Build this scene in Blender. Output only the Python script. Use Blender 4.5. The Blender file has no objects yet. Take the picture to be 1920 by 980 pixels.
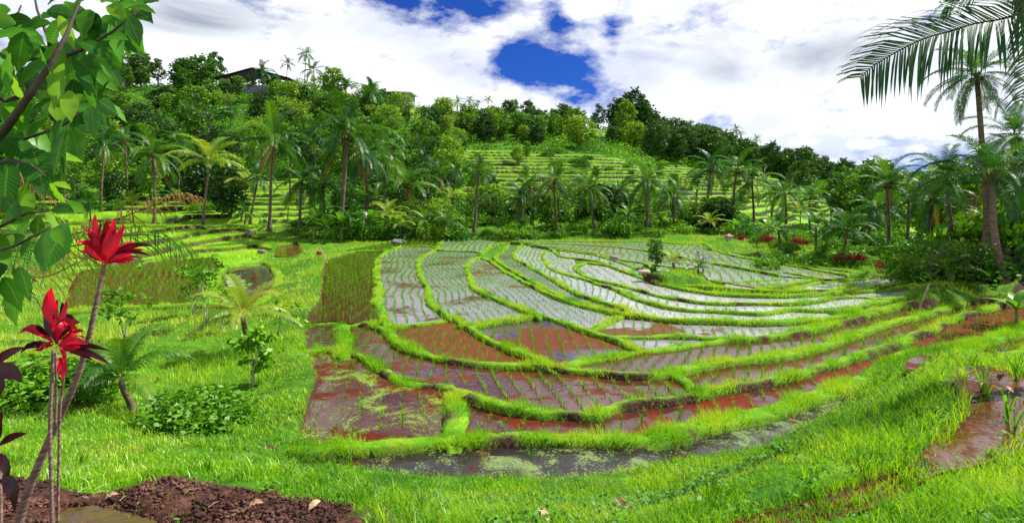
import bpy, bmesh, math, random
import numpy as np
from mathutils import Vector, Matrix
R = math.radians
rng = np.random.default_rng(7)
random.seed(7)
C = bpy.context.scene.collection
F, HY, EYE = 1100.0, 365.0, 3.9          # focal length in photo pixels, horizon row, eye height (m)

# ------------------------------------------------------------------ small helpers
def up(px, py, z):
    "point of the place seen at photo pixel (px, py) that lies at height z"
    d = (EYE - z) * F / (py - HY)
    return ((px - 960) / F * d, d, z)
def at(px, d):
    return (px - 960) / F * d, d

def hsh(ix, iy, s):
    n = (ix * 374761393 + iy * 668265263 + s * 974634777) & 0xFFFFFFFF
    n = ((n ^ (n >> 13)) * 1274126177) & 0xFFFFFFFF
    return ((n ^ (n >> 16)) & 0xFFFF) / 65535.0
def vnoise(x, y, s=0):
    x = np.asarray(x, float); y = np.asarray(y, float)
    ix = np.floor(x).astype(np.int64); iy = np.floor(y).astype(np.int64)
    fx = x - ix; fy = y - iy
    fx = fx * fx * (3 - 2 * fx); fy = fy * fy * (3 - 2 * fy)
    a = hsh(ix, iy, s); b = hsh(ix + 1, iy, s); c = hsh(ix, iy + 1, s); d = hsh(ix + 1, iy + 1, s)
    return (a * (1 - fx) + b * fx) * (1 - fy) + (c * (1 - fx) + d * fx) * fy
def fbm(x, y, s=0, o=3):
    t = 0; a = .5
    for k in range(o):
        t = t + a * vnoise(x * 2 ** k, y * 2 ** k, s + k * 17); a *= .5
    return t / (1 - .5 ** o)
def sstep(a, b, x):
    t = np.clip((x - a) / (b - a), 0, 1); return t * t * (3 - 2 * t)

def tag(o, label=None, cat=None, group=None, kind=None):
    if label: o['label'] = label
    if cat: o['category'] = cat
    if group: o['group'] = group
    if kind: o['kind'] = kind
    return o
def empty(name, loc=(0, 0, 0), rz=0.0, sc=1.0):
    o = bpy.data.objects.new(name, None); C.objects.link(o)
    o.location = loc; o.rotation_euler = (0, 0, rz); o.scale = (sc,) * 3
    o.empty_display_size = .2
    return o
def link(name, me, parent=None):
    o = bpy.data.objects.new(name, me); C.objects.link(o)
    if parent: o.parent = parent
    return o
def mesh_np(name, V, faces, mat, attrs=None, smooth=False, mi=None):
    "mesh from arrays: faces is one int array (N,k) or a list of them"
    me = bpy.data.meshes.new(name)
    V = np.asarray(V, np.float32)
    fl = [np.asarray(f, np.int32) for f in (faces if isinstance(faces, list) else [faces]) if len(f)]
    me.vertices.add(len(V)); me.vertices.foreach_set('co', V.ravel())
    idx = np.concatenate([f.ravel() for f in fl])
    tot = np.concatenate([np.full(len(f), f.shape[1], np.int32) for f in fl])
    st = np.concatenate([[0], np.cumsum(tot)[:-1]]).astype(np.int32)
    me.loops.add(len(idx)); me.loops.foreach_set('vertex_index', idx)
    me.polygons.add(len(tot)); me.polygons.foreach_set('loop_start', st); me.polygons.foreach_set('loop_total', tot)
    if smooth: me.polygons.foreach_set('use_smooth', np.ones(len(tot), bool))
    for m in (mat if isinstance(mat, (list, tuple)) else [mat]): me.materials.append(m)
    if mi is not None: me.polygons.foreach_set('material_index', np.asarray(mi, np.int32))
    for k, a in (attrs or {}).items():
        at_ = me.attributes.new(k, 'FLOAT', 'POINT'); at_.data.foreach_set('value', np.asarray(a, np.float32))
    me.update(); me.validate()
    return me
class MB:
    "collects boxes, tubes and fans; build() links them as one mesh object"
    def __init__(s): s.v = []; s.f = []
    def add(s, vs, fs):
        n = len(s.v); s.v += [tuple(v) for v in vs]; s.f += [tuple(i + n for i in f) for f in fs]
    def box(s, c, size, rot=None):
        vs = [Vector((x * size[0] / 2, y * size[1] / 2, z * size[2] / 2)) for x in (-1, 1) for y in (-1, 1) for z in (-1, 1)]
        if rot: vs = [rot @ v for v in vs]
        s.add([v + Vector(c) for v in vs], [(0, 1, 3, 2), (4, 6, 7, 5), (0, 4, 5, 1), (2, 3, 7, 6), (0, 2, 6, 4), (1, 5, 7, 3)])
    def tube(s, pts, rad, n=6, ring=0.0):
        pts = [Vector(p) for p in pts]; k = len(pts)
        if not hasattr(rad, '__len__'): rad = [rad] * k
        vs = []; fs = []
        for i, p in enumerate(pts):
            t = (pts[min(i + 1, k - 1)] - pts[max(i - 1, 0)]).normalized()
            a = t.cross(Vector((0.31, 0.95, 0.05))).normalized(); b = t.cross(a)
            r = rad[i] * (1 + ring * (i % 2))
            vs += [p + a * r * math.cos(2 * math.pi * j / n) + b * r * math.sin(2 * math.pi * j / n) for j in range(n)]
        for i in range(k - 1):
            for j in range(n):
                fs.append((i * n + j, i * n + (j + 1) % n, (i + 1) * n + (j + 1) % n, (i + 1) * n + j))
        fs.append(tuple(range(n))[::-1]); fs.append(tuple(range((k - 1) * n, k * n)))
        s.add(vs, fs)
    def mesh(s, name, mat, smooth=False):
        me = bpy.data.meshes.new(name); me.from_pydata(s.v, [], s.f); me.materials.append(mat)
        if smooth:
            for p in me.polygons: p.use_smooth = True
        me.update(); return me
    def build(s, name, mat, parent=None, smooth=False):
        return link(name, s.mesh(name, mat, smooth), parent)

# ------------------------------------------------------------------ materials
def new_mat(name):
    m = bpy.data.materials.new(name); m.use_nodes = True
    nt = m.node_tree; nt.nodes.clear()
    return m, nt, nt.nodes, nt.links
def N(nt, typ, **kw):
    n = nt.nodes.new(typ)
    for k, v in kw.items():
        if k.startswith('i_'):
            key = k[2:].replace('_', ' ')
            n.inputs[int(key) if key.isdigit() else key].default_value = v
        else: setattr(n, k, v)
    return n
def col(c): return (c[0], c[1], c[2], 1.0)
def ramp(nt, fac, stops, interp='LINEAR'):
    r = nt.nodes.new('ShaderNodeValToRGB'); r.color_ramp.interpolation = interp
    e = r.color_ramp.elements
    while len(e) < len(stops): e.new(0.5)
    for el, (p, c) in zip(e, stops): el.position = p; el.color = col(c) if len(c) == 3 else c
    nt.links.new(fac, r.inputs[0]); return r.outputs[0]
def mixc(nt, fac, a, b, typ='MIX'):
    m = nt.nodes.new('ShaderNodeMix'); m.data_type = 'RGBA'; m.blend_type = typ
    for s, v in ((m.inputs[0], fac), (m.inputs[6], a), (m.inputs[7], b)):
        if hasattr(v, 'links') or isinstance(v, bpy.types.NodeSocket): nt.links.new(v, s)
        elif isinstance(v, (int, float)): s.default_value = v
        else: s.default_value = col(v)
    return m.outputs[2]
def math_(nt, op, a, b=None, c=None):
    m = nt.nodes.new('ShaderNodeMath'); m.operation = op
    for s, v in zip(m.inputs, (a, b, c)):
        if v is None: continue
        if isinstance(v, bpy.types.NodeSocket): nt.links.new(v, s)
        else: s.default_value = v
    return m.outputs[0]
def noise(nt, scale, detail=3, rough=.55, vec=None, dist=0.0):
    n = N(nt, 'ShaderNodeTexNoise'); n.inputs['Scale'].default_value = scale; n.inputs['Detail'].default_value = detail
    n.inputs['Roughness'].default_value = rough; n.inputs['Distortion'].default_value = dist
    if vec is not None: nt.links.new(vec, n.inputs['Vector'])
    return n.outputs[0]
def objco(nt): return N(nt, 'ShaderNodeTexCoord').outputs['Object']
def geopos(nt): return N(nt, 'ShaderNodeNewGeometry').outputs['Position']
def maprange(nt, v, a, b, c=0.0, d=1.0):
    m = N(nt, 'ShaderNodeMapRange'); m.clamp = True
    nt.links.new(v, m.inputs[0])
    for i, x in enumerate((a, b, c, d)): m.inputs[i + 1].default_value = x
    return m.outputs[0]

def leaf_mat(name, stops, trans=.35, gloss=.06, rough=.35, objvar=.5, attr='rnd'):
    "leaf: colour from a ramp over (per-leaf value + per-object value), diffuse + translucent + thin gloss"
    m, nt, nodes, L = new_mat(name)
    a = N(nt, 'ShaderNodeAttribute', attribute_name=attr).outputs['Fac']
    oi = N(nt, 'ShaderNodeObjectInfo').outputs['Random']
    v = math_(nt, 'ADD', math_(nt, 'MULTIPLY', a, 1 - objvar), math_(nt, 'MULTIPLY', oi, objvar))
    c = ramp(nt, v, stops)
    d = N(nt, 'ShaderNodeBsdfDiffuse'); t = N(nt, 'ShaderNodeBsdfTranslucent'); g = N(nt, 'ShaderNodeBsdfGlossy')
    g.inputs['Roughness'].default_value = rough
    L.new(c, d.inputs[0])
    tc = mixc(nt, 1.0, c, (1.25, 1.15, .55), 'MULTIPLY'); L.new(tc, t.inputs[0])
    x = N(nt, 'ShaderNodeMixShader'); x.inputs[0].default_value = trans
    L.new(d.outputs[0], x.inputs[1]); L.new(t.outputs[0], x.inputs[2])
    y = N(nt, 'ShaderNodeMixShader'); y.inputs[0].default_value = gloss
    L.new(x.outputs[0], y.inputs[1]); L.new(g.outputs[0], y.inputs[2])
    o = N(nt, 'ShaderNodeOutputMaterial'); L.new(y.outputs[0], o.inputs[0])
    return m
def solid_mat(name, stops, scale=6, rough=.8, bump=.3, detail=4, spec=.3, stretch=None):
    m, nt, nodes, L = new_mat(name)
    p = N(nt, 'ShaderNodeBsdfPrincipled'); p.inputs['Roughness'].default_value = rough
    p.inputs['Specular IOR Level'].default_value = spec
    co = objco(nt)
    if stretch:
        mp = N(nt, 'ShaderNodeMapping'); mp.inputs['Scale'].default_value = stretch; L.new(co, mp.inputs[0]); co = mp.outputs[0]
    n = noise(nt, scale, detail, .6, co)
    L.new(ramp(nt, n, stops), p.inputs['Base Color'])
    if bump:
        b = N(nt, 'ShaderNodeBump'); b.inputs['Strength'].default_value = bump; b.inputs['Distance'].default_value = .03
        L.new(n, b.inputs['Height']); L.new(b.outputs[0], p.inputs['Normal'])
    o = N(nt, 'ShaderNodeOutputMaterial'); L.new(p.outputs[0], o.inputs[0])
    return m

# grass and rice: bright, yellowish green
G_GRASS = [(0.0, (.03, .13, .004)), (.28, (.13, .36, .006)), (.55, (.27, .54, .010)), (1.0, (.48, .60, .045))]
M_GRASS = leaf_mat('grass_blades', G_GRASS, .4, .035, .4, 0)
M_DRYGRASS = leaf_mat('withered_grass', [(0, (.16, .12, .03)), (.5, (.34, .28, .08)), (1, (.52, .44, .20))], .3, .03, .5, 0)
M_RICE = leaf_mat('rice_leaf', [(0, (.06, .24, .005)), (.6, (.15, .42, .008)), (1, (.30, .50, .02))], .4, .025, .4, .2)
M_PALM = leaf_mat('palm_leaf', [(0, (.008, .042, .006)), (.35, (.026, .11, .008)), (.7, (.085, .22, .012)), (1, (.27, .31, .03))], .35, .03, .45, .3)
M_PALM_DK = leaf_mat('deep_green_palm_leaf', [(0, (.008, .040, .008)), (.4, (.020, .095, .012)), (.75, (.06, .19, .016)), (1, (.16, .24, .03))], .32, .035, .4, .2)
M_PALM_YEL = leaf_mat('palm_leaf_yellowish', [(0, (.08, .20, .01)), (.5, (.19, .32, .02)), (1, (.42, .38, .05))], .38, .045, .42, .2)
M_PALM_DRY = leaf_mat('dry_palm_leaf', [(0, (.10, .05, .016)), (.5, (.24, .13, .04)), (1, (.40, .28, .10))], .25, .04, .5, .2)
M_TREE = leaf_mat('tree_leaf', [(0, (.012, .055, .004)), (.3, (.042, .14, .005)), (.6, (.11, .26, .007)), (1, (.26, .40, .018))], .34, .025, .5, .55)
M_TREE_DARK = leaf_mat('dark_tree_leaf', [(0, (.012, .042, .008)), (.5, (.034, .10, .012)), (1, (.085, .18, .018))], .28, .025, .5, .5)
M_BUSH = leaf_mat('bush_leaf', [(0, (.012, .060, .004)), (.4, (.055, .19, .005)), (.8, (.15, .35, .008)), (1, (.28, .45, .018))], .32, .025, .5, .5)
M_BARK = solid_mat('grey_bark', [(.3, (.05, .04, .03)), (.55, (.13, .11, .085)), (.75, (.24, .21, .17))], 5, .85, .5, 5, .2, (1, 1, .25))
M_PALMBARK = solid_mat('palm_bark', [(.3, (.05, .035, .024)), (.55, (.14, .10, .07)), (.75, (.25, .20, .15))], 3, .85, .6, 5, .2, (1, 1, 6))
M_WHITEBARK = solid_mat('pale_bark', [(.3, (.22, .19, .16)), (.6, (.45, .42, .38))], 5, .8, .3)
# ------------------------------------------------------------------ the hill behind, as heights along bearings
CP = np.array([-900., 0, 300, 600, 900, 1100, 1300, 1500, 1700, 1900, 2800])
PROF = [
 [(20, 480), (60, 425), (90, 385), (130, 320), (180, 255), (220, 215)],
 [(20, 560), (60, 404), (90, 366), (130, 290), (180, 220), (220, 180)],
 [(20, 570), (60, 404), (90, 364), (130, 282), (180, 200), (220, 152)],
 [(20, 530), (42, 452), (58, 426), (90, 350), (130, 265), (180, 200), (220, 168)],
 [(20, 530), (42, 448), (60, 415), (75, 385), (100, 332), (130, 282), (170, 243), (220, 207)],
 [(20, 530), (42, 450), (60, 418), (75, 392), (100, 332), (130, 290), (180, 262), (240, 236)],
 [(20, 535), (40, 456), (60, 425), (80, 396), (110, 350), (150, 312), (200, 288), (260, 268)],
 [(20, 535), (30, 490), (45, 468), (70, 428), (110, 400), (160, 367), (220, 346), (300, 332)],
 [(20, 530), (30, 488), (60, 448), (110, 424), (180, 402), (300, 372), (400, 348)],
 [(20, 528), (40, 478), (80, 436), (150, 408), (300, 375), (400, 352)],
 [(20, 470), (40, 440), (80, 420), (150, 400), (300, 375), (400, 355)]]
DN = np.concatenate([np.arange(16, 160, 4), np.arange(160, 460, 10), [500, 600, 800, 1200, 2000, 4000]]).astype(float)
ZT = []
for pr in PROF:
    d = np.array([p[0] for p in pr], float); y = np.array([p[1] for p in pr], float)
    z = EYE - (y - HY) / F * d
    zz = np.interp(DN, d, z)
    back = DN > d[-1]
    zz[back] = np.maximum(z[-1] - .06 * (DN[back] - d[-1]), min(z[-1], 2.0))
    k = np.array([.25, .5, .25])
    for _ in range(2): zz[1:-1] = np.convolve(zz, k, 'valid')
    ZT.append(zz)
ZT = np.array(ZT)
def band(x, a, b, e): return sstep(a - e, a + e, x) * (1 - sstep(b - e, b + e, x))
def hill(X, Y):
    Yc = np.clip(Y, 16, 3999)
    px = np.clip(960 + F * X / np.maximum(Y, 4), CP[0], CP[-1])
    ci = np.clip(np.searchsorted(CP, px) - 1, 0, len(CP) - 2); cf = (px - CP[ci]) / (CP[ci + 1] - CP[ci]); cf = cf * cf * (3 - 2 * cf) * .5 + cf * .5
    di = np.clip(np.searchsorted(DN, Yc) - 1, 0, len(DN) - 2); df = (Yc - DN[di]) / (DN[di + 1] - DN[di])
    z = (ZT[ci, di] * (1 - df) + ZT[ci, di + 1] * df) * (1 - cf) + (ZT[ci + 1, di] * (1 - df) + ZT[ci + 1, di + 1] * df) * cf
    z = z + (fbm(X / 22, Y / 22, 3) - .5) * 2.6 * sstep(55, 110, Y)
    # stepped rice terraces cut into the slope
    wob = (fbm(X / 14, Y / 14, 9) - .5)
    e = 18
    mA = band(px + wob * 60, 872, 1275, 10) * band(Yc, 74, 132, 2)
    mB = band(px + wob * 60, 1235, 1570, e) * band(Yc, 58, 150, 3)
    mC = band(px, 1005, 1150, e) * band(Yc, 176, 232, 3)
    mD = band(px, 1370, 1490, e) * band(Yc, 150, 215, 3)
    mE = band(px, -200, 575, 20) * band(Yc, 45, 96, 2)
    mF = band(px, 690, 960, 20) * band(Yc, 185, 215, 3)
    mG = band(px, 1600, 1800, 20) * band(Yc, 60, 140, 3)
    ris = np.zeros(z.shape)
    for m, h in ((mA, .85), (mB, .75), (mC, 1.5), (mD, 1.2), (mE, .5), (mF, 1.6), (mG, .7)):
        q = z / h + wob * .5; f = q - np.floor(q)
        zt = (np.floor(q) + sstep(.80, .97, f) - wob * .5) * h + (f - .5) * .04 * h
        z = z * (1 - m) + zt * m; ris = np.maximum(ris, m * band(f, .78, .925, .015))
    ter = np.clip(mA + mB + mC + mD + mE + mF + mG, 0, 1)
    return z, ter, ris

# ------------------------------------------------------------------ paddies and bunds, traced on the ground
LV = dict(P0=0, P1=.1, P2=.1, P3=.2, P4=.2, P8=.2, P5=.27, P6=.27, P7=.27, P7b=.3, P9=.36, P10=.33, P11=.33, P12=.33, P13=.33,
          P14=.40, P15=.40, P16=.40, P17=.41, P18=.45, P19=.5, P20=.55, P21=.55, P22=.62, P23=.66, P24=.70, P25=.78, P26=.78, P28=.84,
          P29=.64, P30=.66, P31=.70, P32=.70, P27=.75, PP=1.25, PR=1.94, PL=1.55, PD=-.1, PM=-.02, PQ=.1)
SQ = .62
LV = {k: (v * SQ if k not in ('PP', 'PR', 'PL', 'PD', 'PM', 'P27') else v) for k, v in LV.items()}
PAD = {
 'P0': [(590,842),(680,831),(800,821),(920,816),(1060,816),(1160,816),(1240,811),(1310,794),(1385,777),(1440,768),(1490,748),(1540,732),(1590,722),(1640,730),(1662,745),(1640,770),(1575,800),(1500,822),(1455,844),(1410,861),(1335,868),(1260,878),(1185,890),(1110,902),(1035,906),(960,904),(860,900),(780,896),(695,884),(625,862)],
 'P1': [(575,658),(620,652),(665,662),(695,677),(740,702),(780,712),(820,717),(850,724),(856,770),(858,816),(800,820),(730,827),(630,832),(562,826),(556,810),(566,770),(586,725),(580,690)],
 'P2': [(850,727),(880,737),(920,750),(960,758),(1035,767),(1110,770),(1160,755),(1210,747),(1260,742),(1300,732),(1340,727),(1385,720),(1440,710),(1490,697),(1565,675),(1675,640),(1740,615),(1800,590),(1865,572),(1925,547),(2050,515),(2050,575),(1925,605),(1865,627),(1810,645),(1760,655),(1725,655),(1690,665),(1655,682),(1630,700),(1590,713),(1540,730),(1490,747),(1440,768),(1385,775),(1310,792),(1240,810),(1160,815),(1060,815),(960,812),(862,817),(858,770)],
 'P3': [(650,607),(700,605),(725,615),(745,635),(780,652),(820,665),(870,672),(920,676),(960,679),(1035,684),(1110,690),(1175,697),(1220,697),(1255,694),(1280,710),(1300,732),(1260,742),(1210,747),(1160,755),(1110,770),(1035,767),(960,758),(920,750),(880,737),(850,727),(820,717),(780,712),(740,702),(695,677),(665,662),(645,656)],
 'P4': [(568,652),(572,620),(596,604),(645,605),(645,656),(620,652)],
 'P5': [(730,612),(780,605),(820,600),(850,592),(880,610),(920,632),(960,650),(990,662),(1028,680),(1035,684),(960,679),(920,676),(870,672),(820,665),(780,652),(745,635)],
 'P6': [(885,608),(920,602),(960,597),(1010,590),(1050,597),(1100,617),(1150,632),(1195,650),(1120,670),(1055,680),(1030,681),(990,662),(960,650),(920,632)],
 'P7': [(1055,682),(1120,670),(1190,655),(1240,650),(1310,640),(1385,632),(1440,628),(1490,617),(1565,597),(1640,578),(1690,568),(1720,566),(1800,565),(1760,578),(1720,590),(1655,607),(1585,630),(1515,652),(1440,666),(1385,670),(1310,682),(1250,691),(1220,697),(1175,697),(1110,690)],
 'P8': [(1255,694),(1310,682),(1385,670),(1440,666),(1515,652),(1585,630),(1655,607),(1720,590),(1760,578),(1800,566),(1850,562),(1878,562),(1865,572),(1800,590),(1740,615),(1675,640),(1565,675),(1490,697),(1440,710),(1385,720),(1340,727),(1300,732),(1280,710)],
 'P7b': [(1165,627),(1210,627),(1270,627),(1335,631),(1310,640),(1240,650),(1195,650)],
 'P9': [(876,495),(890,484),(909,482),(951,508),(1003,535),(1042,552),(1104,571),(1150,583),(1175,588),(1142,600),(1110,614),(1050,597),(1010,590),(977,576),(945,562),(909,548),(888,535),(882,516)],
 'P10': [(1175,588),(1210,588),(1270,595),(1360,598),(1443,600),(1506,596),(1568,592),(1568,602),(1506,615),(1464,623),(1385,632),(1335,630),(1270,627),(1165,627),(1150,632),(1110,615),(1142,600)],
 'P11': [(820,467),(854,468),(896,470),(883,482),(876,495),(882,516),(888,535),(909,548),(945,562),(977,576),(1003,589),(960,597),(920,602),(885,608),(867,605),(846,589),(820,574),(805,558),(802,537),(789,516),(784,495),(794,477)],
 'P12': [(753,460),(807,460),(820,464),(794,477),(784,495),(789,516),(802,537),(805,558),(820,574),(846,591),(820,600),(781,605),(740,612),(727,602),(714,581),(708,560),(711,537),(707,506),(711,482),(727,469)],
 'P13': [(612,482),(664,469),(716,467),(727,469),(711,482),(707,506),(711,537),(708,560),(714,581),(727,602),(682,602),(659,606),(628,601),(572,604),(578,590),(596,566),(600,537),(602,511)],
 'P14': [(650,464),(703,455),(742,450),(753,459),(727,468),(664,469)],
 'P15': [(757,452),(779,443),(810,446),(828,449),(820,462),(807,460),(755,459)],
 'P16': [(828,449),(854,444),(925,447),(935,454),(919,462),(906,471),(896,470),(854,468),(822,466)],
 'P17': [(956,456),(982,456),(966,470),(966,480),(990,495),(1029,516),(1060,534),(1083,547),(1115,557),(1146,566),(1177,578),(1146,582),(1104,570),(1042,547),(997,524),(961,503),(935,488),(930,477),(945,469)],
 'P18': [(985,457),(1040,464),(1019,473),(1023,488),(1035,501),(1062,511),(1094,519),(1125,530),(1156,540),(1187,553),(1219,563),(1250,572),(1292,578),(1333,580),(1400,584),(1433,584),(1485,578),(1547,579),(1568,592),(1506,596),(1443,600),(1360,598),(1270,595),(1210,588),(1177,578),(1146,566),(1115,557),(1083,547),(1060,534),(1029,516),(990,495),(966,480),(966,470)],
 'P19': [(1123,524),(1156,529),(1187,537),(1229,549),(1271,557),(1333,565),(1433,566),(1495,566),(1537,561),(1568,555),(1610,553),(1672,557),(1600,573),(1547,579),(1485,577),(1433,584),(1333,580),(1292,578),(1250,572),(1219,563),(1187,553),(1156,540),(1125,530)],
 'P20': [(1083,500),(1102,491),(1125,493),(1146,496),(1177,508),(1208,518),(1240,529),(1271,537),(1312,543),(1360,549),(1422,552),(1468,552),(1547,548),(1631,542),(1714,534),(1700,555),(1672,557),(1610,553),(1568,555),(1537,561),(1495,566),(1433,566),(1333,565),(1271,557),(1229,549),(1187,537),(1156,529),(1123,524),(1098,515)],
 'P21': [(1037,467),(1052,478),(1077,481),(1077,490),(1083,503),(1098,515),(1062,511),(1035,501),(1023,488),(1019,475)],
 'P22': [(1048,467),(1104,474),(1146,484),(1177,494),(1200,502),(1195,512),(1177,507),(1146,495),(1115,486),(1077,481),(1052,478)],
 'P23': [(1048,466),(1062,466),(1125,475),(1167,485),(1208,491),(1200,501),(1177,494),(1146,484),(1104,474)],
 'P24': [(1000,454),(1083,457),(1156,462),(1208,466),(1300,484),(1396,501),(1460,513),(1527,518),(1475,530),(1433,537),(1360,527),(1330,522),(1310,505),(1208,491),(1167,485),(1125,475),(1062,466),(1040,464)],
 'P25': [(1208,466),(1240,460),(1292,458),(1365,474),(1443,488),(1516,500),(1589,513),(1568,521),(1527,518),(1460,513),(1396,501),(1300,484)],
 'P26': [(966,451),(1060,451),(1208,452),(1292,457),(1240,460),(1208,466),(1156,462),(1083,457),(1000,454)],
 'P28': [(1365,468),(1391,474),(1470,489),(1547,500),(1610,509),(1589,513),(1516,500),(1443,488),(1365,474)],
 'P29': [(1360,527),(1464,523),(1433,538),(1400,541),(1360,538)],
 'P30': [(1433,538),(1475,531),(1537,520),(1568,522),(1616,521),(1547,527),(1506,534),(1475,540),(1443,542)],
 'P31': [(1475,541),(1547,528),(1616,522),(1693,513),(1700,525),(1631,536),(1579,544),(1506,542)],
 'P32': [(1579,545),(1631,537),(1693,528),(1720,524),(1714,533),(1631,541)],
 'P27': [(1785,662),(1865,637),(1925,618),(2050,580),(2050,620),(1925,655),(1860,669),(1800,674)],
 'PP': [(1694,690),(1703,674),(1730,665),(1760,667),(1752,685),(1722,697)],
 'PR': [(1785,685),(1860,688),(1925,705),(2060,730),(2060,800),(1925,850),(1810,876),(1760,885),(1720,908),(1655,945),(1580,968),(1465,1000),(1400,1030),(1280,1030),(1330,985),(1435,955),(1535,925),(1625,890),(1728,850),(1757,812),(1790,790),(1790,715)],
 'PL': [(88,1012),(100,968),(128,952),(180,946),(245,960),(290,974),(330,1012)],
 'PD': [(412,508),(440,497),(500,492),(520,520),(500,552),(450,566),(425,560),(410,545)],
 'PM': [(150,508),(250,492),(400,474),(420,500),(392,520),(385,566),(260,570),(110,580)],
 'PQ': [(520,463),(560,457),(570,475),(545,482),(515,480)],
}
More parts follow.
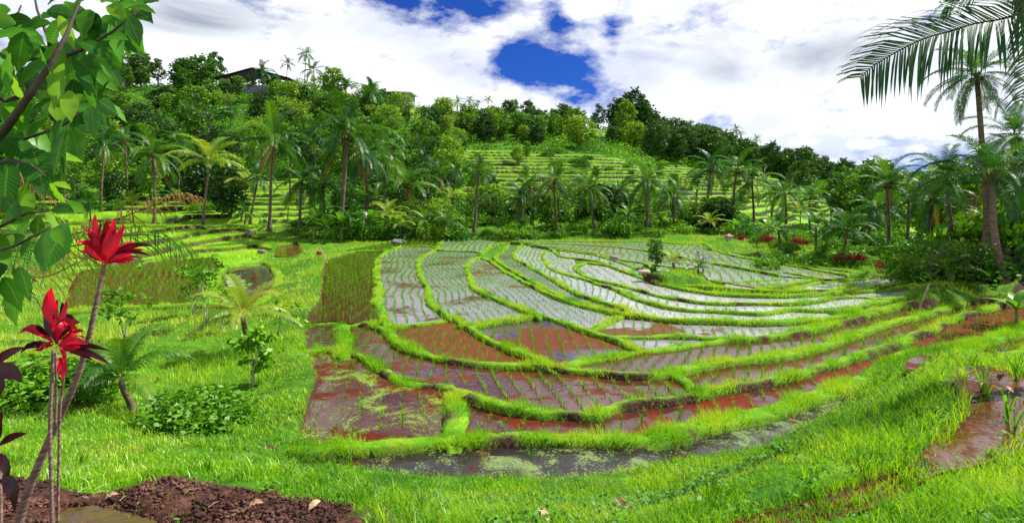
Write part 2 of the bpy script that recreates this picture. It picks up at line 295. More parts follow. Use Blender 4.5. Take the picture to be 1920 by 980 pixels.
# name: level of the crest, width (m), bare-soil share of the near side, points
BUND = [
 (.1, .42, .0, [(570,657),(595,654),(620,652),(665,662),(695,677),(740,702),(780,712),(820,717),(850,727),(880,737)]),
 (.2, .34, .85, [(880,737),(920,750),(960,758),(1035,767),(1110,770),(1160,755),(1210,747),(1260,742),(1300,732)]),
 (.2, .34, .6, [(1300,732),(1340,727),(1385,720),(1440,710),(1490,697),(1565,675),(1675,640),(1740,615),(1800,590),(1865,572),(1925,547),(2050,515)]),
 (.1, .50, .0, [(850,727),(856,770),(858,817)]),
 (.1, .42, .1, [(545,838),(590,840),(630,832),(680,830),(730,827),(800,821)]),
 (.1, .42, .5, [(800,821),(860,816),(920,814),(960,813),(1060,815),(1160,815),(1240,811)]),
 (.1, .60, .15, [(1240,811),(1310,794),(1385,777),(1440,768),(1490,748),(1540,731),(1590,716),(1630,703),(1655,684),(1690,666),(1725,656),(1760,656),(1810,645),(1865,627),(1925,605),(2050,575)]),
 (.2, .32, .0, [(570,605),(596,603),(628,601),(659,606),(682,602),(700,605)]),
 (.27, .34, .0, [(700,605),(727,604),(740,612),(781,605),(820,600),(846,592)]),
 (.2, .50, .0, [(645,604),(645,630),(645,657)]),
 (.27, .36, .2, [(682,602),(700,605),(725,615),(745,635),(780,652),(820,665)]),
 (.27, .34, .75, [(820,665),(870,672),(920,676),(960,679),(1035,684),(1110,690),(1175,697),(1220,697)]),
 (.27, .42, .3, [(1220,697),(1250,693),(1310,682),(1385,670),(1440,666),(1515,652),(1585,630),(1655,607),(1720,590),(1760,578),(1800,566)]),
 (.2, .34, .1, [(1255,694),(1280,711),(1300,732)]),
 (.33, .36, .2, [(846,590),(880,610),(920,632),(960,650),(990,662),(1030,681)]),
 (.33, .36, .2, [(867,606),(885,608),(920,602),(960,597),(1010,590),(1050,597),(1100,617),(1150,632),(1195,651)]),
 (.27, .40, .1, [(1040,683),(1055,681),(1120,670),(1190,655),(1240,650),(1310,640),(1385,632),(1440,628),(1490,617),(1565,597),(1640,578),(1690,568),(1725,563)]),
 (.33, .26, .5, [(1150,628),(1165,627),(1210,627),(1270,627),(1335,630),(1385,632)]),
 (.36, .34, .9, [(1110,615),(1142,600),(1175,588)]),
 (.40, .36, .2, [(919,460),(906,471),(893,480),(880,488),(876,497),(882,516),(888,535),(909,548),(945,562),(977,576),(1010,590)]),
 (.40, .34, .1, [(828,449),(820,464),(794,477),(784,495),(789,516),(802,537),(805,558),(820,574),(846,590)]),
 (.40, .40, .1, [(753,459),(727,469),(711,482),(707,506),(711,537),(708,560),(714,581),(727,602)]),
 (.40, .26, .0, [(612,482),(664,469),(716,467),(727,469)]),
 (.40, .22, .0, [(753,460),(785,459),(807,460),(820,463)]),
 (.40, .22, .0, [(820,467),(854,468),(896,470)]),
 (.45, .34, .0, [(645,466),(703,455),(742,450),(757,452),(779,443),(810,445),(828,448),(854,444),(925,447),(966,451)]),
 (.42, .30, .1, [(893,482),(909,482),(951,508),(1003,535),(1042,553),(1104,572),(1150,583),(1177,588)]),
 (.43, .34, .1, [(956,455),(945,469),(930,477),(935,488),(961,503),(997,524),(1042,547),(1104,569),(1146,581)]),
 (.45, .42, .2, [(1146,581),(1177,586),(1210,589),(1270,596),(1360,598),(1443,600),(1506,596),(1568,592),(1620,582),(1652,575),(1714,563)]),
 (.36, .34, .3, [(1464,624),(1506,615),(1568,602),(1631,586),(1672,575),(1725,565)]),
 (.33, .30, .2, [(1385,632),(1430,628),(1464,623)]),
 (.46, .34, .1, [(982,456),(966,469),(966,480),(990,495),(1029,516),(1060,534),(1083,547),(1115,557),(1146,566),(1177,578)]),
 (.5, .32, .1, [(1037,466),(1019,474),(1023,488),(1035,501),(1062,511),(1094,519),(1125,530),(1156,540),(1187,553),(1219,563),(1250,572),(1292,578),(1333,580),(1400,584),(1433,584),(1485,578),(1547,579),(1600,573),(1672,558)]),
 (.55, .30, .1, [(1098,516),(1123,523),(1156,529),(1187,537),(1229,549),(1271,557),(1333,565),(1433,566),(1495,566),(1537,561),(1568,555),(1610,553),(1672,557),(1720,548)]),
 (.6, .28, .0, [(1102,490),(1090,493),(1079,497),(1083,505),(1098,515)]),
 (.62, .34, .1, [(1102,490),(1125,493),(1146,496),(1177,508),(1208,518),(1240,529),(1271,537),(1312,543),(1360,549),(1422,552),(1468,552),(1547,548),(1631,542),(1714,534)]),
 (.62, .26, .0, [(1037,467),(1052,478),(1077,481),(1115,486),(1146,496)]),
 (.66, .26, .0, [(1030,466),(1048,467),(1104,474),(1146,484),(1177,494),(1200,502),(1215,512)]),
 (.70, .26, .0, [(1000,457),(1062,466),(1125,475),(1167,485),(1208,491),(1225,500)]),
 (.70, .22, .0, [(960,452),(1000,454),(1083,457),(1156,462),(1208,467)]),
 (.78, .20, .0, [(1208,467),(1250,474),(1300,484),(1396,501),(1460,513)]),
 (.78, .20, .0, [(1470,508),(1500,513),(1527,518)]),
 (.80, .24, .0, [(960,451),(1060,451),(1208,452),(1292,457)]),
 (.80, .20, .0, [(1208,466),(1240,460),(1292,457),(1323,456),(1365,470)]),
 (.84, .22, .0, [(1323,457),(1365,474),(1443,488),(1516,500),(1589,513)]),
 (.86, .24, .0, [(1323,456),(1365,467),(1391,474),(1470,489),(1547,500),(1610,509),(1650,513)]),
 (.66, .28, .1, [(1330,523),(1360,527),(1420,525),(1464,522)]),
 (.68, .28, .1, [(1425,540),(1433,538),(1475,530),(1537,519),(1568,522),(1610,521)]),
 (.68, .28, .1, [(1250,530),(1300,533),(1360,537),(1443,542),(1506,542),(1558,541),(1600,532)]),
 (.70, .26, .0, [(1475,541),(1506,534),(1547,527),(1616,521),(1690,512)]),
 (.70, .26, .0, [(1560,546),(1579,544),(1631,536),(1693,527),(1730,522)]),
 (.75, .40, .0, [(1775,676),(1860,669),(1925,655),(2050,622)]),
 (.75, .36, .0, [(1785,662),(1865,637),(1925,618),(2050,582)]),
 (.1, .5, .1, [(105,582),(180,575),(260,571),(385,567),(430,570)]),
 (.15, .5, .0, [(402,476),(418,496),(408,510),(395,522),(386,566)]),
 (.0, .5, .0, [(412,548),(425,562),(450,568),(500,556),(524,522),(505,490),(440,495),(410,508),(408,530),(412,548)]),
 (1.1, .9, 1.5, [(150,425),(200,416),(241,413),(286,409),(296,414)]),
 (.92, .9, 1.5, [(230,436),(286,430),(329,424),(371,420),(384,423)]),
 (.66, .9, 1.6, [(260,452),(313,445),(366,434),(419,428),(448,426),(470,429)]),
 (.38, .9, 1.5, [(250,476),(294,466),(339,456),(405,445),(466,437),(482,441)]),
 (.12, .9, 1.5, [(270,492),(310,482),(366,467),(429,462),(482,457),(500,460)]),
]
BUND = [(lv * SQ if 0 < lv and not (lv == .75) and so_ < 1 else lv, w, so_, p) for lv, w, so_, p in BUND]
def catmull(P, step):
    P = np.array(P, float)
    A = np.vstack([2 * P[0] - P[1], P, 2 * P[-1] - P[-2]])
    out = []
    for i in range(1, len(A) - 2):
        p0, p1, p2, p3 = A[i - 1], A[i], A[i + 1], A[i + 2]
        n = max(2, int(np.linalg.norm(p2 - p1) / step) + 1)
        t = np.linspace(0, 1, n, endpoint=False)[:, None]
        out.append(.5 * (2 * p1 + (p2 - p0) * t + (2 * p0 - 5 * p1 + 4 * p2 - p3) * t ** 2 + (3 * p1 - p0 - 3 * p2 + p3) * t ** 3))
    out.append(P[-1:]); return np.vstack(out)
CREST = .085
BW = []                                  # world centre lines
pxs = []; wxs = []
for lv, w, soil, pts in BUND:
    W = np.array([up(x, y, lv + CREST)[:2] for x, y in pts])
    d = np.mean(W[:, 1])
    cw = catmull(W, max(.16, d * .010)); BW.append(cw)
    z = lv + CREST
    pxs.append(np.c_[960 + F * cw[:, 0] / cw[:, 1], HY + (EYE - z) * F / cw[:, 1]]); wxs.append(cw)
pxs = np.vstack(pxs); wxs = np.vstack(wxs)
PW = {}
for k, pts in PAD.items():
    out = []
    for x, y in pts:
        dd = np.hypot(pxs[:, 0] - x, pxs[:, 1] - y); j = np.argmin(dd)
        out.append(wxs[j] if dd[j] < 8 else up(x, y, LV[k])[:2])
    PW[k] = np.array(out)
def inside(poly, X, Y):
    x0, y0 = poly.min(0); x1, y1 = poly.max(0)
    r = np.zeros(X.shape, bool)
    s = np.nonzero((X > x0) & (X < x1) & (Y > y0) & (Y < y1))
    if not len(s[0]): return r
    a = X[s]; b = Y[s]; c = np.zeros(a.shape, bool)
    for i in range(len(poly)):
        xi, yi = poly[i]; xj, yj = poly[i - 1]
        if yi == yj: continue
        c ^= ((yi > b) != (yj > b)) & (a < (xj - xi) * (b - yi) / (yj - yi) + xi)
    r[s] = c; return r
def edge_dist(poly, X, Y):
    d = np.full(X.shape, 1e9)
    for i in range(len(poly)):
        a = poly[i - 1]; b = poly[i]; ab = b - a; L2 = max(ab @ ab, 1e-9)
        t = np.clip(((X - a[0]) * ab[0] + (Y - a[1]) * ab[1]) / L2, 0, 1)
        d = np.minimum(d, np.hypot(X - a[0] - t * ab[0], Y - a[1] - t * ab[1]))
    return d

# ------------------------------------------------------------------ near ground through surveyed points
CT = [  # photo x, photo y, height
 (700,908,.5),(620,886,.8),(596,872,.5),(480,902,1.66),(300,912,1.68),(100,905,1.66),(0,880,1.66),(700,960,1.66),(600,985,1.68),(800,985,1.72),
 (300,960,1.57),(150,975,1.57),(450,975,1.62),
 (480,872,1.35),(300,872,1.3),(100,860,1.3),(300,830,.95),(100,800,.85),(480,830,.5),(300,790,.62),(120,740,.55),(0,740,.6),(480,800,.22),(400,700,.1),
 (460,650,.0),(300,640,.05),(100,650,.15),(300,590,-.08),(200,540,-.08),(100,600,-.05),(0,480,.0),(-300,520,.2),(-300,700,.6),(-300,900,1.6),
 (350,490,-.1),(480,476,-.08),(560,462,.12),(100,440,.7),(510,447,.2),(540,440,.35),(430,520,-.05),
 (545,822,.22),(548,790,.24),(552,760,.26),(562,715,.3),(558,680,.33),(550,650,.36),(560,625,.38),(578,585,.42),(590,540,.44),(597,505,.45),(605,480,.45),
 (485,740,.1),(505,690,.1),(500,640,.12),(515,580,.15),(530,530,.18),(545,500,.2),
 (800,914,.35),(900,920,.4),(1000,924,.4),(1000,945,1.18),(1000,982,1.86),(1200,982,1.9),(1200,940,1.4),(1200,906,.45),(1300,940,1.95),(1400,893,1.1),(1330,884,.4),
 (1500,893,2.07),(1400,917,2.05),(1570,855,2.07),(1650,805,2.05),(1700,760,2.05),(1745,705,2.05),(1790,676,2.0),(1470,862,.65),(1560,828,1.0),(1600,796,.7),(1660,765,1.0),(1665,720,1.0),(1700,700,1.25),(1725,655,.55),(1660,690,.3),
 (1750,668,1.1),
 (1860,684,2.0),(1925,700,2.0),(1560,1000,1.99),(1640,970,1.99),(1760,908,1.99),(1900,875,2.0),(1760,960,2.12),(1850,930,2.14),(1700,960,2.25),(1900,960,2.35),(1900,1000,2.4),(1450,1000,2.05),
 (2060,720,2.05),(2060,850,2.2),(2200,900,2.3),(1860,552,.35),(1800,556,.4),(1740,556,.5),(1720,540,.6),(1760,530,.65),(1880,530,.6),(1950,500,1.2),(2100,480,1.8),(2050,540,.3),
 (1700,505,.86),(1640,500,.9),(1650,520,.8),(1250,515,.78),(1200,512,.7),(1310,517,.78),(1350,455,.9),(1420,470,.92)]
def px_bank(x, y): return 540 < x < 1290 and 860 < y < 950
cp = []
for x, y, z in CT:
    X, Y, _ = up(x, y, z); cp.append((X, Y, z - ((.10 if px_bank(x, y) else .055) if Y < 9.5 and y > 680 else .03)))
for (lv, w, soil, pts), cw in zip(BUND, BW):
    if soil < 1:
        for q in cw[::max(1, len(cw) // 7)]: cp.append((q[0], q[1], lv - .06))
    else:                                   # a cut terrace edge: ground steps down in front of it
        for q in cw[::max(1, len(cw) // 8)]: cp.append((q[0], q[1] + .9, lv + .0)); cp.append((q[0], q[1] - .75, lv - .27))
for k, P in PW.items():
    c = P.mean(0)
    cp.append((c[0], c[1], LV[k] - .05))
for px in (-600, -100, 150, 400, 600, 750, 900, 1050, 1200, 1350, 1500, 1620, 1750, 1900, 2200):
    for d in (54, 64, 75):
        if px > 1450 and d == 54: continue
        X, Y = at(px, d); cp.append((X, Y, float(hill(np.array([X]), np.array([Y]))[0][0])))
for X, Y, z in ((-3, 1, 1.9), (0, 1, 1.95), (3, 1, 2.3), (-8, 0, 1.8), (8, 0, 2.5), (0, -8, 2.3), (12, -6, 2.8), (-12, -6, 2), (-20, 5, 1.4), (14, 8, 2.5)): cp.append((X, Y, z))
cp = np.array(cp)
def uv(X, Y): return np.c_[X / (np.abs(Y) + 3), np.log(np.maximum(Y, -9.5) + 10.5) * 1.3]
U = uv(cp[:, 0], cp[:, 1])
_, ui = np.unique(np.round(U / .012).astype(int), axis=0, return_index=True)
cp = cp[ui]; U = U[ui]
def kern(r2): return .5 * r2 * np.log(r2 + 1e-12)
NTP = len(U)
K = kern(((U[:, None] - U[None]) ** 2).sum(-1)) + np.eye(NTP) * 2e-4
Pm = np.c_[np.ones(NTP), U]
A = np.block([[K, Pm], [Pm.T, np.zeros((3, 3))]])
SOL = np.linalg.solve(A, np.r_[cp[:, 2], 0, 0, 0])
def near(X, Y):
    X = X.ravel(); Y = Y.ravel(); z = np.empty(len(X))
    for i in range(0, len(X), 20000):
        q = uv(X[i:i + 20000], Y[i:i + 20000])
        z[i:i + 20000] = kern(((q[:, None, 0] - U[None, :, 0]) ** 2 + (q[:, None, 1] - U[None, :, 1]) ** 2)) @ SOL[:NTP] + SOL[NTP] + q @ SOL[NTP + 1:]
    return z
NEAR_LIM = 62.0
def ground0(X, Y, full=False):
    "ground height without the paddies dug in, and terrace share"
    X = np.atleast_1d(np.asarray(X, float)); Y = np.atleast_1d(np.asarray(Y, float))
    zh, ter, ris = hill(X, Y)
    w = sstep(44, NEAR_LIM, Y)
    z = zh.copy(); s = Y < NEAR_LIM
    if s.any(): z[s] = near(X[s], Y[s]) * (1 - w[s]) + zh[s] * w[s]
    px = 960 + F * X / np.maximum(Y, 4); tl = np.zeros(z.shape); rl = np.zeros(z.shape)
    mL = band(px, 120, 492, 14) * band(Y, 31.5, 62, 1.2)
    if mL.any():                            # the small curved terraces at the left: level steps along their edges
        zs = np.full(z.shape, -.08); wv = (fbm(X / 3, Y / 3, 29) - .5) * 1.2
        lev = -.08
        for lv, w_, so_, pts in sorted([b for b in BUND if b[2] >= 1], key=lambda b: b[0]):
            dT = np.interp(px, [p[0] for p in pts], [(EYE - lv) * F / (p[1] - HY) for p in pts]) + wv * .4
            zs += (lv - lev) * sstep(dT - .12, dT + .12, Y); lev = lv
            rl = np.maximum(rl, band(Y, dT - .42, dT + .02, .05) * mL)
        z = z * (1 - mL) + zs * mL; tl = mL
    m = np.maximum(band(px, -300, 215, 12) * band(Y, 36, 64, 1.0), band(px, 200, 560, 12) * band(Y, 58, 66, 1.0))
    if m.any():
        wob = (fbm(X / 11, Y / 11, 23) - .5) * .9; h = .46
        q = z / h + wob; f = q - np.floor(q)
        z = z * (1 - m) + ((np.floor(q) + sstep(.84, .91, f) - wob) * h + f * .02) * m
        ter = np.maximum(ter, m); ris = np.maximum(ris * w, m * band(f, .83, .92, .015))
        ris = ris / np.maximum(w, 1e-3) * (w > 1e-3)
    return (z, np.maximum(ter * w, tl), np.maximum(ris * w, rl)) if full else (z, np.maximum(ter * w, tl))
def water_mask(X, Y, drop=None):
    "share dug away for water, how far inside a paddy each point lies"
    ins = np.zeros(X.shape); dep = np.zeros(X.shape)
    for k, P in PW.items():
        m = inside(P, X, Y)
        if m.any():
            dist = edge_dist(P, X[m], Y[m]); ins[m] = np.maximum(ins[m], dist)
            dep[m] = sstep(-.02, .09 if k in ('PR', 'PL', 'PP') else .22, dist) * (.22 if k in ('PR', 'PL', 'PP', 'PM') else .34)
    return ins, dep
def gz(x, y):
    "ground height at one spot"
    return float(ground0(x, y)[0][0])
def soilmask(X, Y):
    "bare earth: the dug strip at the near left, the worn patches of the banks"
    px = 960 + F * X / np.maximum(Y, .5)
    m = band(Y + (fbm(X * 1.5, Y * 1.5, 31) - .5) * .5, 2.6, 4.72 - .00042 * np.maximum(px - 250, 0), .06) * (1 - sstep(650, 780, px + (fbm(X * 2, Y * 2, 5) - .5) * 160))
    for cx, cy, cz, rx, ry in ((365,882,1.35,.42,.08),(720,900,.75,.5,.09),(1580,832,1.05,.22,.16),(1800,745,1.98,.12,.4),(500,822,.35,.2,.2),(1740,556,.5,.7,.4)):
        x, y, _ = up(cx, cy, cz)
        r = np.hypot((X - x) / rx, (Y - y) / ry) + (fbm(X * 5, Y * 5, 12) - .5) * 1.2
        m = np.maximum(m, 1 - sstep(.7, 1.1, r))
    return m

# one ground sheet out to the horizon
rows = [-7.0]
while rows[-1] < 1500:
    y = rows[-1]
    st = .5 if y < 1.5 else max(.05, .0085 * y) if y < 48 else (.40 if y < 155 else .9 if y < 240 else .02 * y)
    rows.append(y + st)
rows = np.array(rows)
tt = np.sort(np.r_[np.linspace(-.98, .98, 860), np.linspace(-3.0, -.985, 90), np.linspace(.985, 3.0, 90)])
GY = np.repeat(rows, len(tt)).reshape(len(rows), -1); GX = tt[None] * (np.maximum(GY, 0) + 1.2 + .0 * GY)
GX = np.where(GY < 0, tt[None] * (1.2 - GY), GX)
x1 = GX.ravel(); y1 = GY.ravel()
z1, ter1, ris1 = ground0(x1, y1, True)
soil1 = np.zeros(len(x1)); s = (y1 > 1) & (y1 < 40); soil1[s] = soilmask(x1[s], y1[s])
wet = np.zeros(len(x1)); dep = np.zeros(len(x1)); s = (y1 > 1.5) & (y1 < 62); wet[s], dep[s] = water_mask(x1[s], y1[s])
z1 = z1 - dep + (fbm(x1 * 2.2, y1 * 2.2, 41) - .5) * .07 * (y1 < 40) * (wet <= 0) + soil1 * (wet <= 0) * (fbm(x1 * 9, y1 * 9, 43) - .40) * .07
print('ground z', z1.min(), z1.max(), 'near', z1[y1 < 60].min(), z1[y1 < 60].max(), 'x', x1.min(), x1.max())
HZ0 = float(z1.min()) - 1.5; HX = float(np.abs(x1).max()) + 5
nr, nc = GX.shape
ii = (np.arange(nr - 1)[:, None] * nc + np.arange(nc - 1)[None]).ravel()
gf = np.c_[ii, ii + 1, ii + nc + 1, ii + nc]
# dry grass colour towards the crest right of the middle
dry = band(960 + F * x1 / np.maximum(y1, 1), 800, 1010, 60) * band(y1, 175, 240, 12)

m, nt, nodes, L = new_mat('ground_cover'); M_GROUND = m
pos = geopos(nt)
p = N(nt, 'ShaderNodeBsdfPrincipled', i_Roughness=.9); p.inputs['Specular IOR Level'].default_value = .12
n1 = noise(nt, .12, 4, .6, pos); n2 = noise(nt, 1.6, 5, .65, pos); n3 = noise(nt, 14, 4, .6, pos)
g = ramp(nt, n2, [(.28, (.018, .075, .004)), (.48, (.055, .18, .006)), (.62, (.12, .28, .008)), (.8, (.24, .34, .02))])
g = mixc(nt, maprange(nt, n1, .4, .62), g, mixc(nt, 1.0, g, (.55, .72, .6), 'MULTIPLY'))
g = mixc(nt, maprange(nt, n3, .38, .62, 0, .75), g, (.03, .085, .005))
tr = N(nt, 'ShaderNodeAttribute', attribute_name='ter').outputs['Fac']
tg = ramp(nt, n2, [(.3, (.10, .26, .007)), (.55, (.17, .35, .009)), (.8, (.26, .40, .02))])
g = mixc(nt, tr, g, tg)
ris = N(nt, 'ShaderNodeAttribute', attribute_name='ris').outputs['Fac']
ris = math_(nt, 'MULTIPLY', ris, maprange(nt, noise(nt, .35, 3, .6, pos), .34, .46, .35, 1.0))
earth = ramp(nt, n2, [(.3, (.012, .012, .005)), (.5, (.026, .024, .010)), (.62, (.028, .05, .008)), (.75, (.06, .045, .024))])
g = mixc(nt, ris, g, earth)
dr = N(nt, 'ShaderNodeAttribute', attribute_name='dry').outputs['Fac']
g = mixc(nt, math_(nt, 'MULTIPLY', dr, maprange(nt, n2, .4, .6)), g, (.34, .27, .14))
so = N(nt, 'ShaderNodeAttribute', attribute_name='soil').outputs['Fac']
dirt = ramp(nt, n3, [(.3, (.020, .008, .006)), (.5, (.055, .022, .015)), (.7, (.12, .055, .036)), (.85, (.24, .13, .09))])
g = mixc(nt, so, g, dirt)
we = N(nt, 'ShaderNodeAttribute', attribute_name='wet').outputs['Fac']
g = mixc(nt, maprange(nt, we, .0, .08), g, (.05, .026, .015))
L.new(g, p.inputs['Base Color'])
b = N(nt, 'ShaderNodeBump'); b.inputs['Strength'].default_value = .6; b.inputs['Distance'].default_value = .05
L.new(math_(nt, 'ADD', n3, math_(nt, 'MULTIPLY', n2, 2.0)), b.inputs['Height']); L.new(b.outputs[0], p.inputs['Normal'])
o = N(nt, 'ShaderNodeOutputMaterial'); L.new(p.outputs[0], o.inputs[0])
ground = link('ground', mesh_np('ground', np.c_[x1, y1, z1], gf, M_GROUND, dict(ter=ter1, ris=ris1, soil=soil1, wet=np.minimum(wet, 1), dry=dry), smooth=True))
tag(ground, kind='structure')

# ------------------------------------------------------------------ water sheets
def water_mat(name, mud, scum, amount, algae=0.0, alg_col=(.20, .30, .05), rough=.02, scale=.9, seed=0, soft=.04, lily=False, ripple=.06, ior=1.36):
    m, nt, nodes, L = new_mat(name)
    pos = geopos(nt); mp = N(nt, 'ShaderNodeMapping'); mp.inputs['Location'].default_value = (seed * 7.3, seed * 3.1, 0); L.new(pos, mp.inputs[0]); v = mp.outputs[0]
    p = N(nt, 'ShaderNodeBsdfPrincipled'); p.inputs['IOR'].default_value = ior
    a = noise(nt, scale, 5, .62, v, .4); b = noise(nt, scale * 7, 4, .6, v)
    mudc = mixc(nt, b, [x * .55 for x in mud], [x * 1.5 for x in mud])
    th = 1 - amount
    lo, hi = .30 + .42 * th - soft, .30 + .42 * th + soft
    ms = maprange(nt, math_(nt, 'ADD', a, math_(nt, 'MULTIPLY', math_(nt, 'SUBTRACT', b, .5), .22)), lo, hi)
    scumc = mixc(nt, b, [x * .6 for x in scum], [x * 1.35 for x in scum])
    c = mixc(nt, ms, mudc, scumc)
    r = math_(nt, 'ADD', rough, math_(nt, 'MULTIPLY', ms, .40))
    if algae > 0:
        vo = N(nt, 'ShaderNodeTexVoronoi'); vo.inputs['Scale'].default_value = 24 if lily else 5; L.new(v, vo.inputs['Vector'])
        a2 = noise(nt, scale * 1.7, 5, .7, v, .8)
        t2 = 1 - algae
        ma = maprange(nt, math_(nt, 'SUBTRACT', a2, math_(nt, 'MULTIPLY', vo.outputs['Distance'], .20)), .20 + .42 * t2, .32 + .42 * t2)
        ac = mixc(nt, b, [x * .45 for x in alg_col], [x * 1.4 for x in alg_col])
        c = mixc(nt, ma, c, ac); r = math_(nt, 'ADD', r, math_(nt, 'MULTIPLY', ma, .4))
    L.new(c, p.inputs['Base Color']); L.new(r, p.inputs['Roughness']); L.new(maprange(nt, r, .05, .3, .5, .10), p.inputs['Specular IOR Level'])
    n = noise(nt, 5.5, 3, .6, v); bu = N(nt, 'ShaderNodeBump'); bu.inputs['Strength'].default_value = ripple; bu.inputs['Distance'].default_value = .05
    L.new(n, bu.inputs['Height']); L.new(bu.outputs[0], p.inputs['Normal'])
    o = N(nt, 'ShaderNodeOutputMaterial'); L.new(p.outputs[0], o.inputs[0])
    return m
RED = (.080, .014, .005); ORG = (.115, .034, .008); MUD = (.050, .015, .010); DKM = (.024, .010, .007); GRY = (.17, .15, .16)
WM = {}
def wm(key, *a, **k):
    WM[key] = water_mat('paddy_water_' + key, *a, **k)
wm('lily', (.055, .020, .008), RED, .44, .52, (.15, .25, .03), seed=3, scale=.75, lily=True, ior=1.26)
wm('algae', (.022, .018, .016), RED, .28, .56, (.15, .21, .075), seed=5, scale=.9, lily=True, ior=1.28)
wm('red', MUD, (.12, .018, .007), .55, seed=1, scale=.5)
wm('purple', (.060, .020, .010), (.10, .024, .008), .34, seed=2, ripple=.10, ior=1.40)
wm('rust', (.05, .03, .02), ORG, .66, seed=4, scale=.4)
wm('rustgrey', (.06, .045, .04), ORG, .50, .14, (.2, .27, .12), seed=6, scale=.55)
wm('painted_sky', (.215, .195, .22), (.075, .026, .012), .36, seed=7, scale=.45, rough=.04, ripple=.30, ior=1.85)  # sky reflection partly painted into the pale silty base; brown mud patches
wm('bright', (.40, .385, .41), (.085, .030, .014), .12, seed=13, scale=.35, rough=.04, ripple=.30, ior=2.2)  # whiter still: reflected sky put into the silt colour
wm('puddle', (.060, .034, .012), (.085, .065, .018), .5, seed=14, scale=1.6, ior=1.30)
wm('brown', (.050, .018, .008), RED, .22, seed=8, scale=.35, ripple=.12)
wm('half', (.26, .235, .26), ORG, .36, seed=9, scale=.22, soft=.02, ripple=.26, ior=1.75)  # pale share carries painted sky reflection, the rest is rusty scum
wm('far', (.28, .28, .27), (.13, .14, .035), .40, seed=10, scale=.18, rough=.06, ripple=.3, ior=1.85)  # silty base lightened in place of reflected sky
wm('mire', (.075, .026, .009), RED, .40, seed=11, scale=1.3)
wm('pond', (.05, .045, .025), (.10, .09, .05), .2, seed=12)
PM_ = dict(P0='algae', P1='lily', P2='red', P3='purple', P4='brown', P5='rust', P6='rustgrey', P7='purple', P8='purple', P7b='painted_sky', P9='half', P10='half', P11='painted_sky', P12='painted_sky',
           P13='brown', P14='brown', P15='brown', P16='far', P17='painted_sky', P18='bright', P19='bright', P20='bright', P21='bright', P22='bright', P23='far', P24='far', P25='far', P26='far', P28='far',
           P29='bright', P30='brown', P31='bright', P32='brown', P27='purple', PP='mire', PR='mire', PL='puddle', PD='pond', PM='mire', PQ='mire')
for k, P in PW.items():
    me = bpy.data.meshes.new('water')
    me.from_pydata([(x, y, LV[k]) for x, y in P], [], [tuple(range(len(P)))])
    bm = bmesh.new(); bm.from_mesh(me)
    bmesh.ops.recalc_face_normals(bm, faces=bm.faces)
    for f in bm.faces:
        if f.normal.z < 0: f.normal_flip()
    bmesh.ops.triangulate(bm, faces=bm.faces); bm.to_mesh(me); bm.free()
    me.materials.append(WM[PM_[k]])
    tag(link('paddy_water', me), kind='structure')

# ------------------------------------------------------------------ bunds
m, nt, nodes, L = new_mat('bund_earth'); M_BUND = m
pos = geopos(nt)
p = N(nt, 'ShaderNodeBsdfPrincipled', i_Roughness=.9); p.inputs['Specular IOR Level'].default_value = .12
n2 = noise(nt, 2.2, 5, .65, pos); n3 = noise(nt, 17, 4, .6, pos)
g = ramp(nt, n2, [(.3, (.05, .16, .006)), (.5, (.11, .27, .008)), (.75, (.21, .34, .02))])
so = N(nt, 'ShaderNodeAttribute', attribute_name='soil').outputs['Fac']
dirt = ramp(nt, n3, [(.3, (.012, .007, .005)), (.5, (.04, .021, .013)), (.7, (.11, .065, .035)), (.85, (.25, .18, .09))])
g = mixc(nt, so, g, dirt)
L.new(g, p.inputs['Base Color'])
b = N(nt, 'ShaderNodeBump'); b.inputs['Strength'].default_value = .7; b.inputs['Distance'].default_value = .03
L.new(n3, b.inputs['Height']); L.new(b.outputs[0], p.inputs['Normal'])
o = N(nt, 'ShaderNodeOutputMaterial'); L.new(p.outputs[0], o.inputs[0])
OFF = np.array([-1.0, -.86, -.66, -.36, 0, .36, .66, .86, 1.0]); HGT = np.array([-.5, -.16, .60, .94, 1.0, .94, .60, -.16, -.5])
BG = []                                   # spots for bund grass: x,y,z,weight
